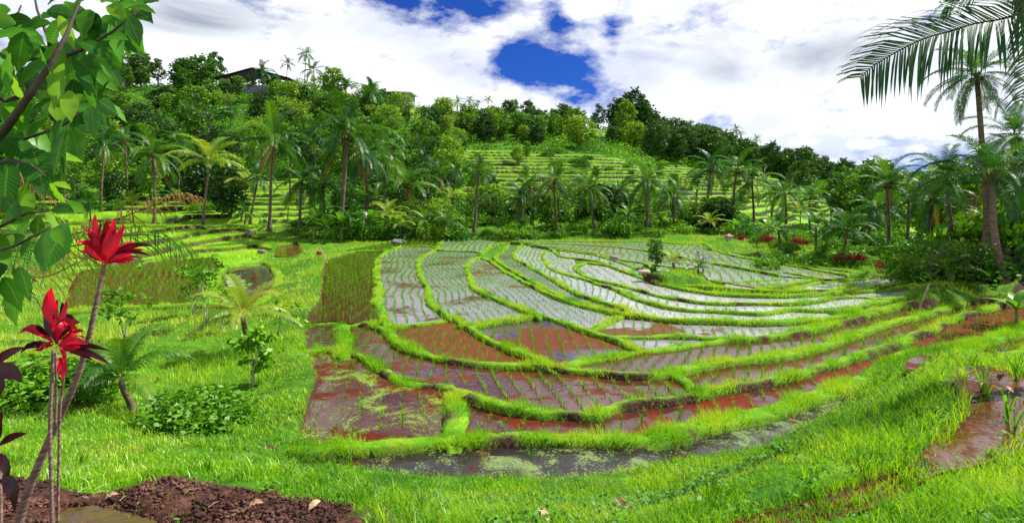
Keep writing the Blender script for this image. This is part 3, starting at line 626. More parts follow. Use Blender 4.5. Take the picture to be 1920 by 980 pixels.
for bi, ((lv, w, soil, pts), cw) in enumerate(zip(BUND, BW)):
    cut = .30 if soil >= 1 else 0.0; soil = soil - 1 if soil >= 1 else soil
    t0 = cw[0] - cw[1]; t1 = cw[-1] - cw[-2]
    cw = np.vstack([cw[0] + t0 / np.linalg.norm(t0) * w * .7, cw, cw[-1] + t1 / np.linalg.norm(t1) * w * .7]); k = len(cw)
    T = np.gradient(cw, axis=0); T /= np.linalg.norm(T, axis=1)[:, None] + 1e-9
    Nn = np.c_[T[:, 1], -T[:, 0]]
    arc = np.r_[0, np.cumsum(np.linalg.norm(np.diff(cw, axis=0), axis=1))]
    cw = cw + Nn * ((fbm(arc * .9, arc * 0 + bi, 33) - .5) * .16 * min(1, w / .34))[:, None]
    flip = Nn[:, 1].mean() > 0             # offset -1 should be the near side
    if not flip: Nn = -Nn
    ww = w * (.44 - .0016 * np.minimum(cw[:, 1].mean(), 45) + .42 * (fbm(arc * 1.3, arc * 0 + bi, 34) - .33))
    hh = CREST * (.30 + 1.1 * fbm(arc * 1.1, arc * 0 + bi, 35)) * (1 - .3 * sstep(18, 30, cw[:, 1]))
    hh[0] = hh[-1] = -.10; ww[0] *= .45; ww[-1] *= .45
    V = np.zeros((k, 9, 3))
    jit = (rng.random((k, 9)) - .5) * .05
    V[:, :, :2] = cw[:, None] + Nn[:, None] * (OFF[None, :, None] * ww[:, None, None] * 1.0 + jit[..., None])
    V[:, :, 2] = lv + np.where(HGT[None] > 0, hh[:, None] * HGT[None], HGT[None] * CREST) + np.where(HGT > 0, (rng.random((k, 9)) - .5) * .03, -.12 - cut * (OFF < 0))
    S = np.zeros((k, 9))
    soil_ = max(soil, .12); sm = sstep(.70 - .36 * soil_, .82 - .36 * soil_, fbm(arc * 1.1, arc * 0 + 3.3 * bi, 36))
    S[:, :2] = 1; S[:, 7:] = .9; S[:, 2] = np.maximum(sm, .12 + 2 * cut); S[:, 3] = sm * .9; S[:, 4] = sm * .4
    ii = (np.arange(k - 1)[:, None] * 9 + np.arange(8)[None]).ravel()
    f = np.c_[ii, ii + 9, ii + 10, ii + 1]
    if not flip: f = f[:, ::-1]
    tag(link('bund', mesh_np('bund', V.reshape(-1, 3), f, M_BUND, dict(soil=S.ravel()), smooth=True)), kind='structure')
    seg = np.linalg.norm(np.diff(cw, axis=0), axis=1); d = cw[:-1, 1]
    cnt = rng.poisson(seg * np.clip(7200 / d, 60, 900) * (w / .36))
    idx = np.repeat(np.arange(k - 1), cnt); tfr = rng.random(len(idx)); a = (rng.random(len(idx)) * 2 - 1) * .88
    keep = rng.random(len(idx)) > np.where(a < .1, sm[idx] * .93, sm[idx] * .45 * (a < .6))
    idx = idx[keep]; tfr = tfr[keep]; a = a[keep]
    ctr = cw[idx] * (1 - tfr[:, None]) + cw[idx + 1] * tfr[:, None] + Nn[idx] * (a * ww[idx])[:, None]
    z = lv + hh[idx] * np.interp(a, OFF, HGT) - .01
    BG.append(np.c_[ctr, np.maximum(z, lv - .12), Nn[idx] * a[:, None]])
BG = np.vstack(BG)
# ------------------------------------------------------------------ blades
def blades(name, P, H, W, lean, rnd, mat, bent=True):
    "one mesh of grass blades: P roots, H lengths, W widths, lean (N,2) sideways offset of the tip in lengths"
    n = len(P); az = rng.random(n) * 2 * np.pi
    side = np.c_[np.cos(az), np.sin(az), np.zeros(n)] * (W / 2)[:, None]
    ln = np.c_[lean, np.zeros(n)] * H[:, None]
    upv = np.c_[np.zeros(n), np.zeros(n), H]
    if bent:
        m = P + upv * .60 + ln * .30; t = P + upv * .93 + ln
        V = np.stack([P - side, P + side, m + side * .8, m - side * .8, t], 1).reshape(-1, 3)
        b = np.arange(n)[:, None] * 5
        fs = [b + np.array([[0, 1, 2, 3]]), b + np.array([[3, 2, 4]])]
        at_ = np.repeat(rnd, 5)
    else:
        t = P + upv * .95 + ln
        V = np.stack([P - side, P + side, t], 1).reshape(-1, 3)
        fs = np.arange(n * 3).reshape(-1, 3); at_ = np.repeat(rnd, 3)
    return mesh_np(name, V, fs, mat, dict(rnd=at_))
def patchy(x, y, s=0):
    return np.clip(.52 + 1.5 * (fbm(x * .9, y * .9, 60 + s, 4) - .5) + (rng.random(len(x)) - .5) * .42, 0, 1)

# bunds
n = len(BG); d = BG[:, 1]
keep = rng.random(n) < .35 + 1.0 * fbm(BG[:, 0] * 3, BG[:, 1] * 3, 77)
BG = BG[keep]; n = len(BG); d = BG[:, 1]
H = (.055 + .075 * rng.random(n)) * (.25 + 1.5 * sstep(.3, .75, fbm(BG[:, 0] * 2.1, BG[:, 1] * 2.1, 71))) * (1 - .35 * sstep(16, 28, d))
lean = BG[:, 3:5] * .55 + (rng.random((n, 2)) - .5) * .9
ob = link('grass', blades('bund_grass', BG[:, :3], H, .0045 + .00050 * d, lean, np.clip(patchy(BG[:, 0], BG[:, 1]) + .12, 0, 1), M_GRASS, False))
tag(ob, 'short bright green grass growing along the bunds between the paddies', 'grass', kind='stuff')

# open ground: bank in front, meadow at the left, banks at the right
def scatter_ground(n, ylo, yhi, tlo, thi):
    Y = np.exp(rng.uniform(np.log(ylo), np.log(yhi), n)); X = rng.uniform(tlo, thi, n) * (Y + .4)
    ins = np.zeros(n, bool)
    for k, P in PW.items():
        m = inside(P, X, Y)
        if m.any():
            j = np.nonzero(m)[0]; ins[j] |= edge_dist(P, X[j], Y[j]) > .10
    so = soilmask(X, Y)
    P_ = PW['PR']; j = np.nonzero(Y < 7.5)[0]; ins[j] |= (edge_dist(P_, X[j], Y[j]) < .05) & (rng.random(len(j)) < .6)
    k = ~ins & (rng.random(n) > so * .97)
    X = X[k]; Y = Y[k]
    z, ter = ground0(X, Y)
    return X, Y, z - .01
X, Y, z = scatter_ground(400000, 1.6, 11, -1.35, 1.5)
px = 960 + F * X / Y
n = len(X)
hn = fbm(X * 1.6, Y * 1.6, 81)
H = (.025 + .07 * rng.random(n) ** 1.5) * (.70 + .9 * sstep(.35, .75, hn)) * (1 + .25 * (px > 1450))
W = .003 + .0009 * Y
lean = (rng.random((n, 2)) - .5) * 1.5
tone = patchy(X, Y, 4) * .85 + .25 * (fbm(X * .5, Y * .5, 83) - .35)
ob = link('grass', blades('bank_grass', np.c_[X, Y, z], H, W, lean, np.clip(tone, 0, 1), M_GRASS, True))
tag(ob, 'lush green grass on the bank in front of the nearest paddy', 'grass', kind='stuff')
X, Y, z = scatter_ground(330000, 11, 64, -1.35, 1.05)
ris_ = ground0(X, Y, True)[2]
px = 960 + F * X / Y
far_l = (px > 640) & (Y < 40) & (px < 1640)
k = (~far_l | (px > 1240)) & (rng.random(len(X)) > ris_)
X = X[k]; Y = Y[k]; z = z[k]; n = len(X)
hn = fbm(X * .9, Y * .9, 85)
H = (.05 + .10 * rng.random(n)) * (.4 + 1.1 * sstep(.3, .7, hn)) * (1 + .012 * Y)
lean = (rng.random((n, 2)) - .5) * 1.3
ob = link('grass', blades('meadow_grass', np.c_[X, Y, z], H, .004 + .0007 * Y, lean, np.clip(patchy(X * .6, Y * .6, 9) + .08 + .22 * ((px[k] < 570) & (Y < 30)), 0, 1), M_GRASS, False))
tag(ob, 'yellowish green meadow grass left of the paddies and along their far edges', 'grass', kind='stuff')

# taller dark tufts that break up the turf
X, Y, z = scatter_ground(26000, 1.9, 15, -1.0, 1.0)
tm = fbm(X * 1.1, Y * 1.1, 170, 4); px = 960 + F * X / Y
k = rng.random(len(X)) < .01 + .22 * sstep(.52, .72, tm) + .10 * (px > 1500)
X, Y, z = X[k], Y[k], z[k]; n0 = len(X); j = np.repeat(np.arange(n0), 16); n = len(j)
az = rng.random(n) * 6.28; out = .2 + .7 * rng.random(n); tz_ = .07 + .11 * rng.random(n0)
P = np.c_[X[j], Y[j], z[j]] + np.c_[(rng.random((n, 2)) - .5) * .07, np.zeros(n)]
ob = link('tufts', blades('tufts', P, tz_[j] * (.6 + .6 * rng.random(n)), .004 + .0007 * Y[j], np.c_[np.cos(az), np.sin(az)] * out[:, None], np.clip(np.repeat(rng.random(n0), 16) * .75 + rng.normal(0, .1, n), 0, 1), M_GRASS, True))
tag(ob, 'taller tufts of grass standing out of the bank turf', 'grass', kind='stuff')
# withered blades and small broad-leaved weeds between the green ones
X, Y, z = scatter_ground(90000, 1.6, 40, -1.05, 1.0)
px = 960 + F * X / Y
dm = fbm(X * .55, Y * .55, 140, 4) + .13 * ((px < 600) & (Y > 6.5) & (Y < 24)) + .05 * (px > 1400)
k = (rng.random(len(X)) < .10 + .9 * sstep(.50, .66, dm))
X, Y, z = X[k], Y[k], z[k]; n = len(X)
H = (.03 + .07 * rng.random(n)) * (1 + .01 * Y); lean = (rng.random((n, 2)) - .5) * 2.4
ob = link('dry_grass', blades('dry_grass', np.c_[X, Y, z], H, .0025 + .0006 * Y, lean, rng.random(n), M_DRYGRASS, False))
tag(ob, 'withered straw coloured blades scattered through the meadow and bank grass', 'dry grass', kind='stuff')
X, Y, z = scatter_ground(60000, 2.2, 16, -1.05, 1.0)
wm_ = fbm(X * .8, Y * .8, 150, 4); k = rng.random(len(X)) < .02 + .5 * sstep(.58, .74, wm_)
X, Y, z = X[k], Y[k], z[k]; n0 = len(X); j = np.repeat(np.arange(n0), 7); n = len(j)
P = np.c_[X[j], Y[j], z[j]] + np.c_[(rng.random((n, 2)) - .5) * .10, .02 + .09 * rng.random(n)]
a = rng.normal(size=(n, 3)); a[:, 2] *= .35; a /= np.linalg.norm(a, axis=1)[:, None]; b = np.cross(a, np.c_[rng.normal(size=(n, 2)) * .4, np.ones(n)]); b /= np.linalg.norm(b, axis=1)[:, None]
s = (.018 + .03 * rng.random(n))[:, None]
V = np.stack([P, P + a * s * .5 + b * s * .34, P + a * s, P + a * s * .5 - b * s * .34], 1).reshape(-1, 3)
ob = link('weeds', mesh_np('weeds', V, np.arange(n * 4).reshape(-1, 4), M_BUSH, dict(rnd=np.repeat(np.clip(.55 + rng.normal(0, .2, n), 0, 1), 4))))
tag(ob, 'small broad leaved weeds growing in patches in the bank grass', 'weeds', kind='stuff')

# ------------------------------------------------------------------ rice
# key: angle of the rows in plan (deg from +Y to +X), row gap, gap in the row, plant height
ROWS = dict(P0=(20, .55, .42, .15), P1=(-8, .36, .24, .15), P2=(15, .32, .22, .15), P3=(-6, .32, .18, .16), P4=(-5, .3, .2, .18), P5=(5, .30, .19, .18), P6=(0, .34, .22, .16),
            P7=(25, .27, .16, .14), P7b=(20, .3, .18, .17), P8=(28, .30, .18, .16), P9=(-12, .24, .12, .12), P10=(10, .26, .15, .13), P11=(-14, .25, .11, .125), P12=(-10, .30, .11, .14),
            P13=(6, .44, .12, .17), P14=(4, .42, .16, .2), P15=(2, .4, .16, .2), P16=(2, .4, .15, .2), P17=(-15, .26, .15, .13), P18=(5, .27, .16, .13), P19=(10, .3, .18, .12),
            P20=(0, .42, .26, .14), P21=(-10, .4, .2, .15), P22=(0, .4, .2, .15), P23=(0, .4, .18, .18), P24=(12, .40, .17, .19), P25=(15, .42, .17, .19), P26=(0, .45, .2, .2), P28=(12, .4, .18, .2),
            P29=(10, .4, .2, .16), P30=(10, .4, .2, .17), P31=(15, .4, .2, .17), P32=(15, .4, .2, .17), P27=(25, .3, .2, .2), PP=(10, .3, .3, .10), PR=(35, .40, .32, .30), PL=(60, .34, .3, .24),
            PM=(-25, .30, .15, .2), PQ=(0, .6, .4, .15))
PL_ = []                                   # x, y, z, height
for k, (ang, gr, gp, h) in ROWS.items():
    P = PW[k]; c = P.mean(0); ext = np.max(np.linalg.norm(P - c, axis=1)) + 1
    u = np.arange(-ext, ext, gr); v_ = np.arange(-ext, ext, gp)
    uu, vv = np.meshgrid(u, v_, indexing='ij')
    if k == 'P16' or k == 'P24': pass
    uu = uu + (rng.random(uu.shape) - .5) * .05 + (fbm(vv * .22, uu * .06, hash(k) % 97 if False else len(k) * 13 + int(k[-1]) if k[-1].isdigit() else 5) - .5) * .9
    vv = vv + (rng.random(vv.shape) - .5) * gp * .5
    a = R(ang)
    X = (c[0] + uu * math.cos(a) + vv * math.sin(a)).ravel(); Y = (c[1] - uu * math.sin(a) + vv * math.cos(a)).ravel()
    m = inside(P, X, Y); X = X[m]; Y = Y[m]
    ed = edge_dist(P, X, Y); m = ed > .16
    if k == 'P0': m &= rng.random(len(X)) < .45
    if k in ('P1', 'PR', 'PP', 'PL'): m &= rng.random(len(X)) < (.85 if k == 'PR' else .62)
    m &= rng.random(len(X)) < .95
    X = X[m]; Y = Y[m]; n = len(X)
    if not n: continue
    zz = np.full(n, LV[k] - .02)
    PL_.append(np.c_[X, Y, zz, h * (.65 + .6 * rng.random(n)) * (.8 + .4 * fbm(X * .6, Y * .6, 90)), np.full(n, list(PW).index(k))])
PL_ = np.vstack(PL_)
pxr = 960 + F * PL_[:, 0] / PL_[:, 1]; pyr = HY + (EYE - PL_[:, 2]) * F / PL_[:, 1]
inv = (pxr > -10) & (pxr < 1930) & (pyr < 985)
dist = np.where(inv, PL_[:, 1], 999)
order = np.argsort(dist); n_ind = 290
near_i = order[:n_ind]; far_i = np.concatenate([order[n_ind:][dist[order[n_ind:]] < 900]])
# seedlings one can point at: separate objects made from a few shapes
def seedling(nb, seed):
    r = np.random.default_rng(seed)
    n = nb; az = r.random(n) * 6.28; out = .15 + .65 * r.random(n)
    P = np.c_[(r.random((n, 2)) - .5) * .10, np.zeros(n)]
    Hh = .6 + .45 * r.random(n); lean = np.c_[np.cos(az), np.sin(az)] * out[:, None]
    V = []; fs = []
    for i in range(n):
        sd = Vector((-math.sin(az[i]), math.cos(az[i]), 0)) * .021
        p = Vector(P[i]); l = Vector((lean[i][0], lean[i][1], 0)) * Hh[i]
        q = [p, p + l * .18 + Vector((0, 0, Hh[i] * .42)), p + l * .55 + Vector((0, 0, Hh[i] * .80)), p + l * 1.0 + Vector((0, 0, Hh[i] * (.98 - .35 * out[i])))]
        b = len(V); V += [q[0] - sd * .7, q[0] + sd * .7, q[1] + sd, q[1] - sd, q[2] + sd * .75, q[2] - sd * .75, q[3]]
        fs += [(b, b + 1, b + 2, b + 3), (b + 3, b + 2, b + 4, b + 5), (b + 5, b + 4, b + 6)]
    me = bpy.data.meshes.new('rice_seedling'); me.from_pydata([tuple(v) for v in V], [], fs); me.materials.append(M_RICE)
    a = me.attributes.new('rnd', 'FLOAT', 'POINT'); a.data.foreach_set('value', np.repeat(r.random(n), 7).astype(np.float32))
    return me
SEED = [seedling(nb, 100 + i) for i, nb in enumerate((7, 8, 9, 11, 12, 8))]
PNAME = {'PR': 'red muddy water at the right edge', 'PL': 'small brown puddle at the bottom left corner', 'P0': 'nearest, algae covered paddy', 'P1': 'paddy with pale floating weed at the left',
         'P2': 'long red water paddy behind the nearest bund', 'P3': 'purple brown paddy in the middle', 'P27': 'purple paddy strip at the right edge', 'PP': 'tiny brown pool on the right bank'}
keys = list(PW)
for i in near_i:
    x, y, z, h, ki = PL_[i]; k = keys[int(ki)]
    big = k in ('PR', 'PL')
    o = link('rice_seedling', SEED[int(rng.integers(len(SEED)))])
    o.location = (x, y, z); o.rotation_euler = (0, 0, rng.random() * 6.28); o.scale = (h * 1.1, h * 1.1, h * 1.08)
    nm = PNAME.get(k, 'flooded paddies')
    tag(o, 'young green rice seedling standing in the ' + nm, 'rice plant', 'rice seedlings in the ' + nm)
# the rest, thousands of them
Q = PL_[far_i]; d = Q[:, 1]
nb = np.where(d < 16, 7, np.where(d < 32, 5, 4)).astype(int)
j = np.repeat(np.arange(len(Q)), nb); n = len(j)
az = rng.random(n) * 6.28; out = .08 + .42 * rng.random(n)
P = Q[j, :3] + np.c_[(rng.random((n, 2)) - .5) * .05, np.zeros(n)]
H = Q[j, 3] * (.7 + .5 * rng.random(n)) * 1.15
ob = link('rice_seedlings', blades('rice_rows', P, H, (.0036 + .00031 * d[j]), np.c_[np.cos(az), np.sin(az)] * out[:, None], rng.random(n), M_RICE, True))
tag(ob, 'thousands of rice seedlings in rows across the flooded paddies', 'rice plants', kind='stuff')
print('blades', len(BG), 'rice', len(Q), n)
# ------------------------------------------------------------------ coconut palms
def frond_geo(r, L_, el, az, bend, nl, ll, wl, droop, out, mi_leaf=0, twist=0.0, gap=0.0):
    "adds one palm frond to out=(V,quads,rnd): rachis from the origin, leaflets left and right"
    V, Q, A = out
    K = 9
    pts = []; p = Vector((0, 0, 0)); e = el; st = L_ / (K - 1)
    hx, hy = math.cos(az), math.sin(az)
    for i in range(K):
        pts.append(p.copy())
        dirn = Vector((hx * math.cos(e), hy * math.cos(e), math.sin(e)))
        p = p + dirn * st; e -= bend / (K - 1) * (.5 + 1.1 * i / K)
    tone = float(np.clip(r.normal(.42, .2), 0, 1))
    # rachis: a flat three sided rod
    sd = Vector((-hy, hx, 0))
    for i in range(K - 1):
        w0 = .020 * L_ * .28 * (1 - i / K) + .004; w1 = .020 * L_ * .28 * (1 - (i + 1) / K) + .004
        b = len(V); V += [pts[i] - sd * w0, pts[i] + sd * w0, pts[i + 1] + sd * w1, pts[i + 1] - sd * w1]; Q.append((b, b + 1, b + 2, b + 3)); A += [min(1, tone + .35)] * 4
    for i in range(nl):
        t = .13 + .87 * (i + .5) / nl
        f = t * (K - 1); j = min(int(f), K - 2); f -= j
        c = pts[j].lerp(pts[j + 1], f); tn = (pts[j + 1] - pts[j]).normalized()
        upn = sd.cross(tn).normalized()
        if upn.z < 0: upn = -upn
        ln = ll * L_ * math.sin(math.pi * (.10 + .82 * t)) ** .6 * r.uniform(.85, 1.1)
        for s in (-1, 1):
            if r.random() < gap: continue
            g = Vector((0, 0, -1))
            d0 = (sd * s * .80 + tn * (.45 + .5 * t) + upn * (.30 + twist)).normalized()
            d1 = (d0 + g * droop * r.uniform(.7, 1.3)).normalized(); d2 = (d1 + g * droop * 1.3).normalized()
            wv = (tn * .9 - sd * s * .1).normalized() * wl * .5
            m1 = c + d0 * ln * .35; m2 = m1 + d1 * ln * .35; tip = m2 + d2 * ln * .32
            b = len(V); V += [c - wv * .6, c + wv * .6, m1 + wv, m1 - wv, m2 + wv * .8, m2 - wv * .8, tip, tip - wv * .1]
            Q += [(b, b + 1, b + 2, b + 3), (b + 3, b + 2, b + 4, b + 5), (b + 5, b + 4, b + 6, b + 7)]
            a = float(np.clip(tone + r.normal(0, .10), 0, 1)); A += [a] * 6 + [min(1, a + .1)] * 2
def out_mesh(name, out, mat, smooth=False):
    V, Q, A = out
    return mesh_np(name, np.array([tuple(v) for v in V]), np.array(Q), mat, dict(rnd=np.array(A)), smooth=smooth)
def crown_meshes(seed, nf=22, L_=1.0, nl=44, ll=.235, wl=.0150, young=.25, windy=0.0, lo=-.55):
    "crown of unit frond length: live fronds, hanging dry fronds, nuts"
    r = np.random.default_rng(seed)
    out = ([], [], []); dry_ = ([], [], [])
    for i in range(nf):
        u = (i + .5) / nf
        az = i * 2.39996 + r.normal(0, .15)
        el = 1.42 - (1.42 - lo) * u ** .85 + r.normal(0, .08)
        bend = .55 + 1.35 * (1 - abs(u - .45)) * r.uniform(.8, 1.2)
        if windy: az = az + windy * math.sin(az) * .5
        frond_geo(r, L_ * r.uniform(.85, 1.08), el, az, bend, nl, ll, wl, .25 + .75 * u, out, twist=.2 * (1 - u))
    for i in range(3):
        frond_geo(r, L_ * r.uniform(.6, .9), -.75 - r.random() * .3, r.random() * 6.28, .5, nl // 2, ll * .8, wl, 1.2, dry_, gap=.25)
    return out_mesh('palm_crown', out, M_PALM), out_mesh('dry_fronds', dry_, M_PALM_DRY)
def nuts_mesh(seed):
    r = np.random.default_rng(seed); bm = bmesh.new()
    for i in range(9):
        a = i * .9 + r.random(); q = .07 + .03 * r.random()
        mtx = Matrix.Translation((math.cos(a) * q, math.sin(a) * q, -.05 - .06 * r.random())) @ Matrix.Diagonal((1, 1, 1.2, 1))
        bmesh.ops.create_icosphere(bm, subdivisions=1, radius=.030, matrix=mtx)
    for i in range(10):
        a = i * .63; mtx = Matrix.Translation((math.cos(a) * .035, math.sin(a) * .035, -.02)) @ Matrix.Rotation(a, 4, 'Z') @ Matrix.Rotation(.5, 4, 'Y')
        bmesh.ops.create_cone(bm, segments=4, radius1=.022, radius2=.006, depth=.2, matrix=mtx, cap_ends=False)
    me = bpy.data.meshes.new('coconuts'); bm.to_mesh(me); bm.free(); me.materials.append(M_NUT); return me
M_NUT = solid_mat('coconut_husk', [(.3, (.05, .022, .008)), (.6, (.16, .075, .02)), (.8, (.22, .15, .03))], 8, .7, .2)
M_HUSK = solid_mat('orange_palm_sheath', [(.3, (.18, .06, .015)), (.6, (.42, .16, .03)), (.8, (.5, .28, .08))], 8, .8, .2, 4, .2, (1, 1, 4))
def trunk_mesh(seed, r0=.030, r1=.017, bendx=.05, n=15, name='trunk', mat=None):
    "unit-high trunk with ring scars, slightly bowed, flared foot; top at (bendx,0,1)"
    mb = MB(); pts = []; rad = []
    for i in range(n):
        t = i / (n - 1); pts.append((bendx * t * t * (1.6 - .6 * t) + .012 * math.sin(t * 5 + seed), .010 * math.sin(t * 4 + seed * 2) * t, t))
        rad.append((r0 * (1 + 1.1 * math.exp(-t * 16)) * (1 - t) + r1 * t) * (1 + .07 * (i % 2)))
    pts[-1] = (bendx, 0, 1); mb.tube(pts, rad, 7)
    return mb.mesh(name, mat or M_PALMBARK, True)
CROWN = [crown_meshes(11 + i, nf=[18, 15, 19, 16, 14][i], lo=[-.7, -.45, -.8, -.6, -.3][i], windy=[.0, .6, .3, .8, .2][i]) for i in range(5)]
DCROWN = []
for a, b in CROWN:
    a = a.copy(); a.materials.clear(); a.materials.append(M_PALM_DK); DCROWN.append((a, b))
YCROWN = []
for i in range(3):                           # yellowish and young, more upright crowns
    a, b = crown_meshes(51 + i, nf=[13, 11, 15][i], lo=[.0, .25, -.2][i]); a = a.copy(); a.materials.clear(); a.materials.append(M_PALM_YEL if i == 0 else M_PALM); YCROWN.append((a, b))
TRUNK = [trunk_mesh(i, bendx=[.02, -.05, .08, -.02][i]) for i in range(4)]
TBX = [.02, -.05, .08, -.02]
NUTS = [nuts_mesh(i) for i in range(3)]
def palm(px, yc, yb, Rpx, d, label, group=None, kind=0, trunk=None, young=None, rz=None, nuts=True, dead=True, thick=1.0, base_z=None, dark_=False):
    "coconut palm whose crown centre and foot are seen at rows yc / yb, at distance d"
    X, Y = at(px, d)
    zg = gz(X, Y) if base_z is None else base_z
    zc = EYE - (yc - HY) / F * d; h = max(zc - zg, .25) + .05
    rad = Rpx / F * d
    k = int(rng.integers(4)) if trunk is None else trunk
    root = empty('coconut_palm', (X, Y, zg - .05), 0); tag(root, label, 'palm tree', group)
    root.rotation_euler = (float(np.clip(rng.normal(0, .04), -.08, .08)), float(np.clip(rng.normal(0, .06), -.12, .12)), 0)
    a = rng.random() * 6.28 if rz is None else rz
    tr = link('trunk', TRUNK[k], root); tw = thick * np.clip(.9 + .035 * h, .9, 1.35) * 4.2
    hs = h * (TBX[k] / .05 if False else 1)
    tr.scale = (tw, tw, h); tr.rotation_euler = (0, 0, a)
    off = TBX[k] * tw
    cm = (YCROWN[young] if young is not None else (DCROWN if dark_ else CROWN)[kind])
    loc = (off * math.cos(a), off * math.sin(a), h)
    cr = link('crown', cm[0], root); cr.location = loc; cr.scale = (rad,) * 3; cr.rotation_euler = (0, 0, rng.random() * 6.28)
    if dead and young is None:
        dr_ = link('dry_fronds', cm[1], root); dr_.location = loc; dr_.scale = (rad,) * 3; dr_.rotation_euler = (0, 0, rng.random() * 6.28)
    if nuts and young is None:
        nu = link('coconuts', NUTS[int(rng.integers(3))], root); nu.location = loc; nu.scale = (rad,) * 3
    return root

# ------------------------------------------------------------------ broad-leaved trees
def leafcloud(r, centres, radii, n_each, size, flat=.75):
    "leaf kites spread through clumps; returns arrays"
    P = []; T = []
    for c, q, in zip(centres, radii):
        n = n_each
        v = r.normal(size=(n, 3)); v /= np.linalg.norm(v, axis=1)[:, None]
        rr = q * (.35 + .65 * r.random(n) ** .5)
        p = v * rr[:, None]; p[:, 2] *= flat
        P.append(np.asarray(c) + p); T.append(np.clip(r.normal(.5, .17) + r.normal(0, .13, n) , 0, 1))
    P = np.vstack(P); T = np.concatenate(T); n = len(P)
    a = r.normal(size=(n, 3)); a[:, 2] *= .5; a[:, 2] -= .25; a /= np.linalg.norm(a, axis=1)[:, None]
    b = np.cross(a, r.normal(size=(n, 3))); b /= np.linalg.norm(b, axis=1)[:, None] + 1e-9
    s = size * (.6 + .7 * r.random(n))[:, None]
    V = np.stack([P, P + a * s * .5 + b * s * .30, P + a * s, P + a * s * .5 - b * s * .30], 1).reshape(-1, 3)
    return V, np.arange(n * 4).reshape(-1, 4), np.repeat(T, 4)
def tree_meshes(seed, w=.36, h0=.25, ncl=34, per=60, leaf=.055, trunk_r=.022, shape='round', mat=None, lean=0.0, sparse=False):
    "unit-high tree: limbs skeleton + leaf clumps"
    r = np.random.default_rng(seed)
    mb = MB(); ends = []
    top = Vector((lean + r.normal(0, .03), r.normal(0, .03), .55 + .2 * r.random()))
    pts = [Vector((0, 0, -.02)).lerp(top, t) + Vector((.02 * math.sin(t * 6 + seed), .02 * math.cos(t * 5 + seed), 0)) * t for t in np.linspace(0, 1, 6)]
    mb.tube(pts, [trunk_r * (1 + .5 * math.exp(-9 * t)) * (1 - .65 * t) for t in np.linspace(0, 1, 6)], 6)
    centres = []; radii = []
    for i in range(ncl):
        u = (i + .5) / ncl; az = i * 2.4 + r.normal(0, .3)
        if shape == 'round':
            zc = h0 + (1 - h0 - .06) * u; prof = math.sin(math.pi * (.12 + .80 * u)) ** .7
        elif shape == 'tall':
            zc = h0 + (1 - h0 - .05) * u; prof = .35 + .65 * math.sin(math.pi * min(1, .15 + .8 * u))
        elif shape == 'cone':
            zc = h0 + (1 - h0 - .03) * u; prof = 1.05 - .9 * u
        else:                                   # umbrella
            zc = .62 + .32 * r.random(); prof = 1.1 - .5 * abs(zc - .75)
        rad = w * prof * r.uniform(.45, 1.0) if shape != 'umbrella' else w * math.sqrt(r.random()) * prof
        c = Vector((lean * zc + rad * math.cos(az), rad * math.sin(az), zc + r.normal(0, .02)))
        centres.append(c); radii.append(w * r.uniform(.22, .40) * (.8 if sparse else 1))
        if i % 2 == 0:
            t0 = min(.95, max(.25, (zc - .18) / top.z)); j = t0 * 5; q = int(j)
            s0 = pts[q].lerp(pts[min(q + 1, 5)], j - q)
            mid = s0.lerp(c, .55) + Vector((0, 0, -.03))
            mb.tube([s0, mid, c], [trunk_r * .42, trunk_r * .26, trunk_r * .10], 4)
    V, Q, A = leafcloud(r, centres, radii, per, leaf)
    return mb.mesh('trunk', M_BARK, True), mesh_np('crown', V, Q, mat or M_TREE, dict(rnd=A))
TREES = dict(
    round=[tree_meshes(201 + i, w=.40, h0=.22, ncl=34, per=62, leaf=.07) for i in range(3)],
    tall=[tree_meshes(211 + i, w=.24, h0=.30, ncl=30, per=58, leaf=.055, shape='tall') for i in range(3)],
    airy=[tree_meshes(221 + i, w=.42, h0=.30, ncl=26, per=30, leaf=.055, shape='umbrella', sparse=True, trunk_r=.016) for i in range(3)],
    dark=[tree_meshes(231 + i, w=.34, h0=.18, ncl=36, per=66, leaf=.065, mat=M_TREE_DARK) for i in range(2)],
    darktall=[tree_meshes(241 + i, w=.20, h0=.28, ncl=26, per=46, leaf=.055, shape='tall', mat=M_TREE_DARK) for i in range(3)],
    whisp=[tree_meshes(251 + i, w=.17, h0=.35, ncl=20, per=20, leaf=.05, shape='tall', mat=M_TREE_DARK, sparse=True, trunk_r=.010) for i in range(2)])
def bush_mesh(seed, leaf=.16, ncl=18, per=70, h=.8, mat=None):
    r = np.random.default_rng(seed); cs = []; rs = []
    for i in range(ncl):
        a = i * 2.4; q = math.sqrt((i + .5) / ncl) * .85
        cs.append((q * math.cos(a), q * math.sin(a), .12 + h * (1 - q * q * .8) * r.uniform(.35, .85))); rs.append(r.uniform(.26, .46))
    V, Q, A = leafcloud(r, cs, rs, per, leaf, .8)
    V[:, 2] = np.maximum(V[:, 2], -.05)
    return mesh_np('bush', V, Q, mat or M_BUSH, dict(rnd=A))
BUSH = [bush_mesh(301 + i, h=[.8, 1.1, .6, .95][i]) for i in range(4)]
def tree(px, yb, hpx, d, sort, label, cat='tree', group=None, wide=1.0, name='broadleaf_tree', one=False, base_z=None):
    X, Y = at(px, d); zg = gz(X, Y) if base_z is None else base_z
    h = hpx / F * d
    T, Cm = TREES[sort][int(rng.integers(len(TREES[sort])))]
    root = empty(name, (X, Y, zg - .05), rng.random() * 6.28); root.scale = (h * wide, h * wide, h); tag(root, label, cat, group)
    link('trunk', T, root); link('crown', Cm, root)
    return root
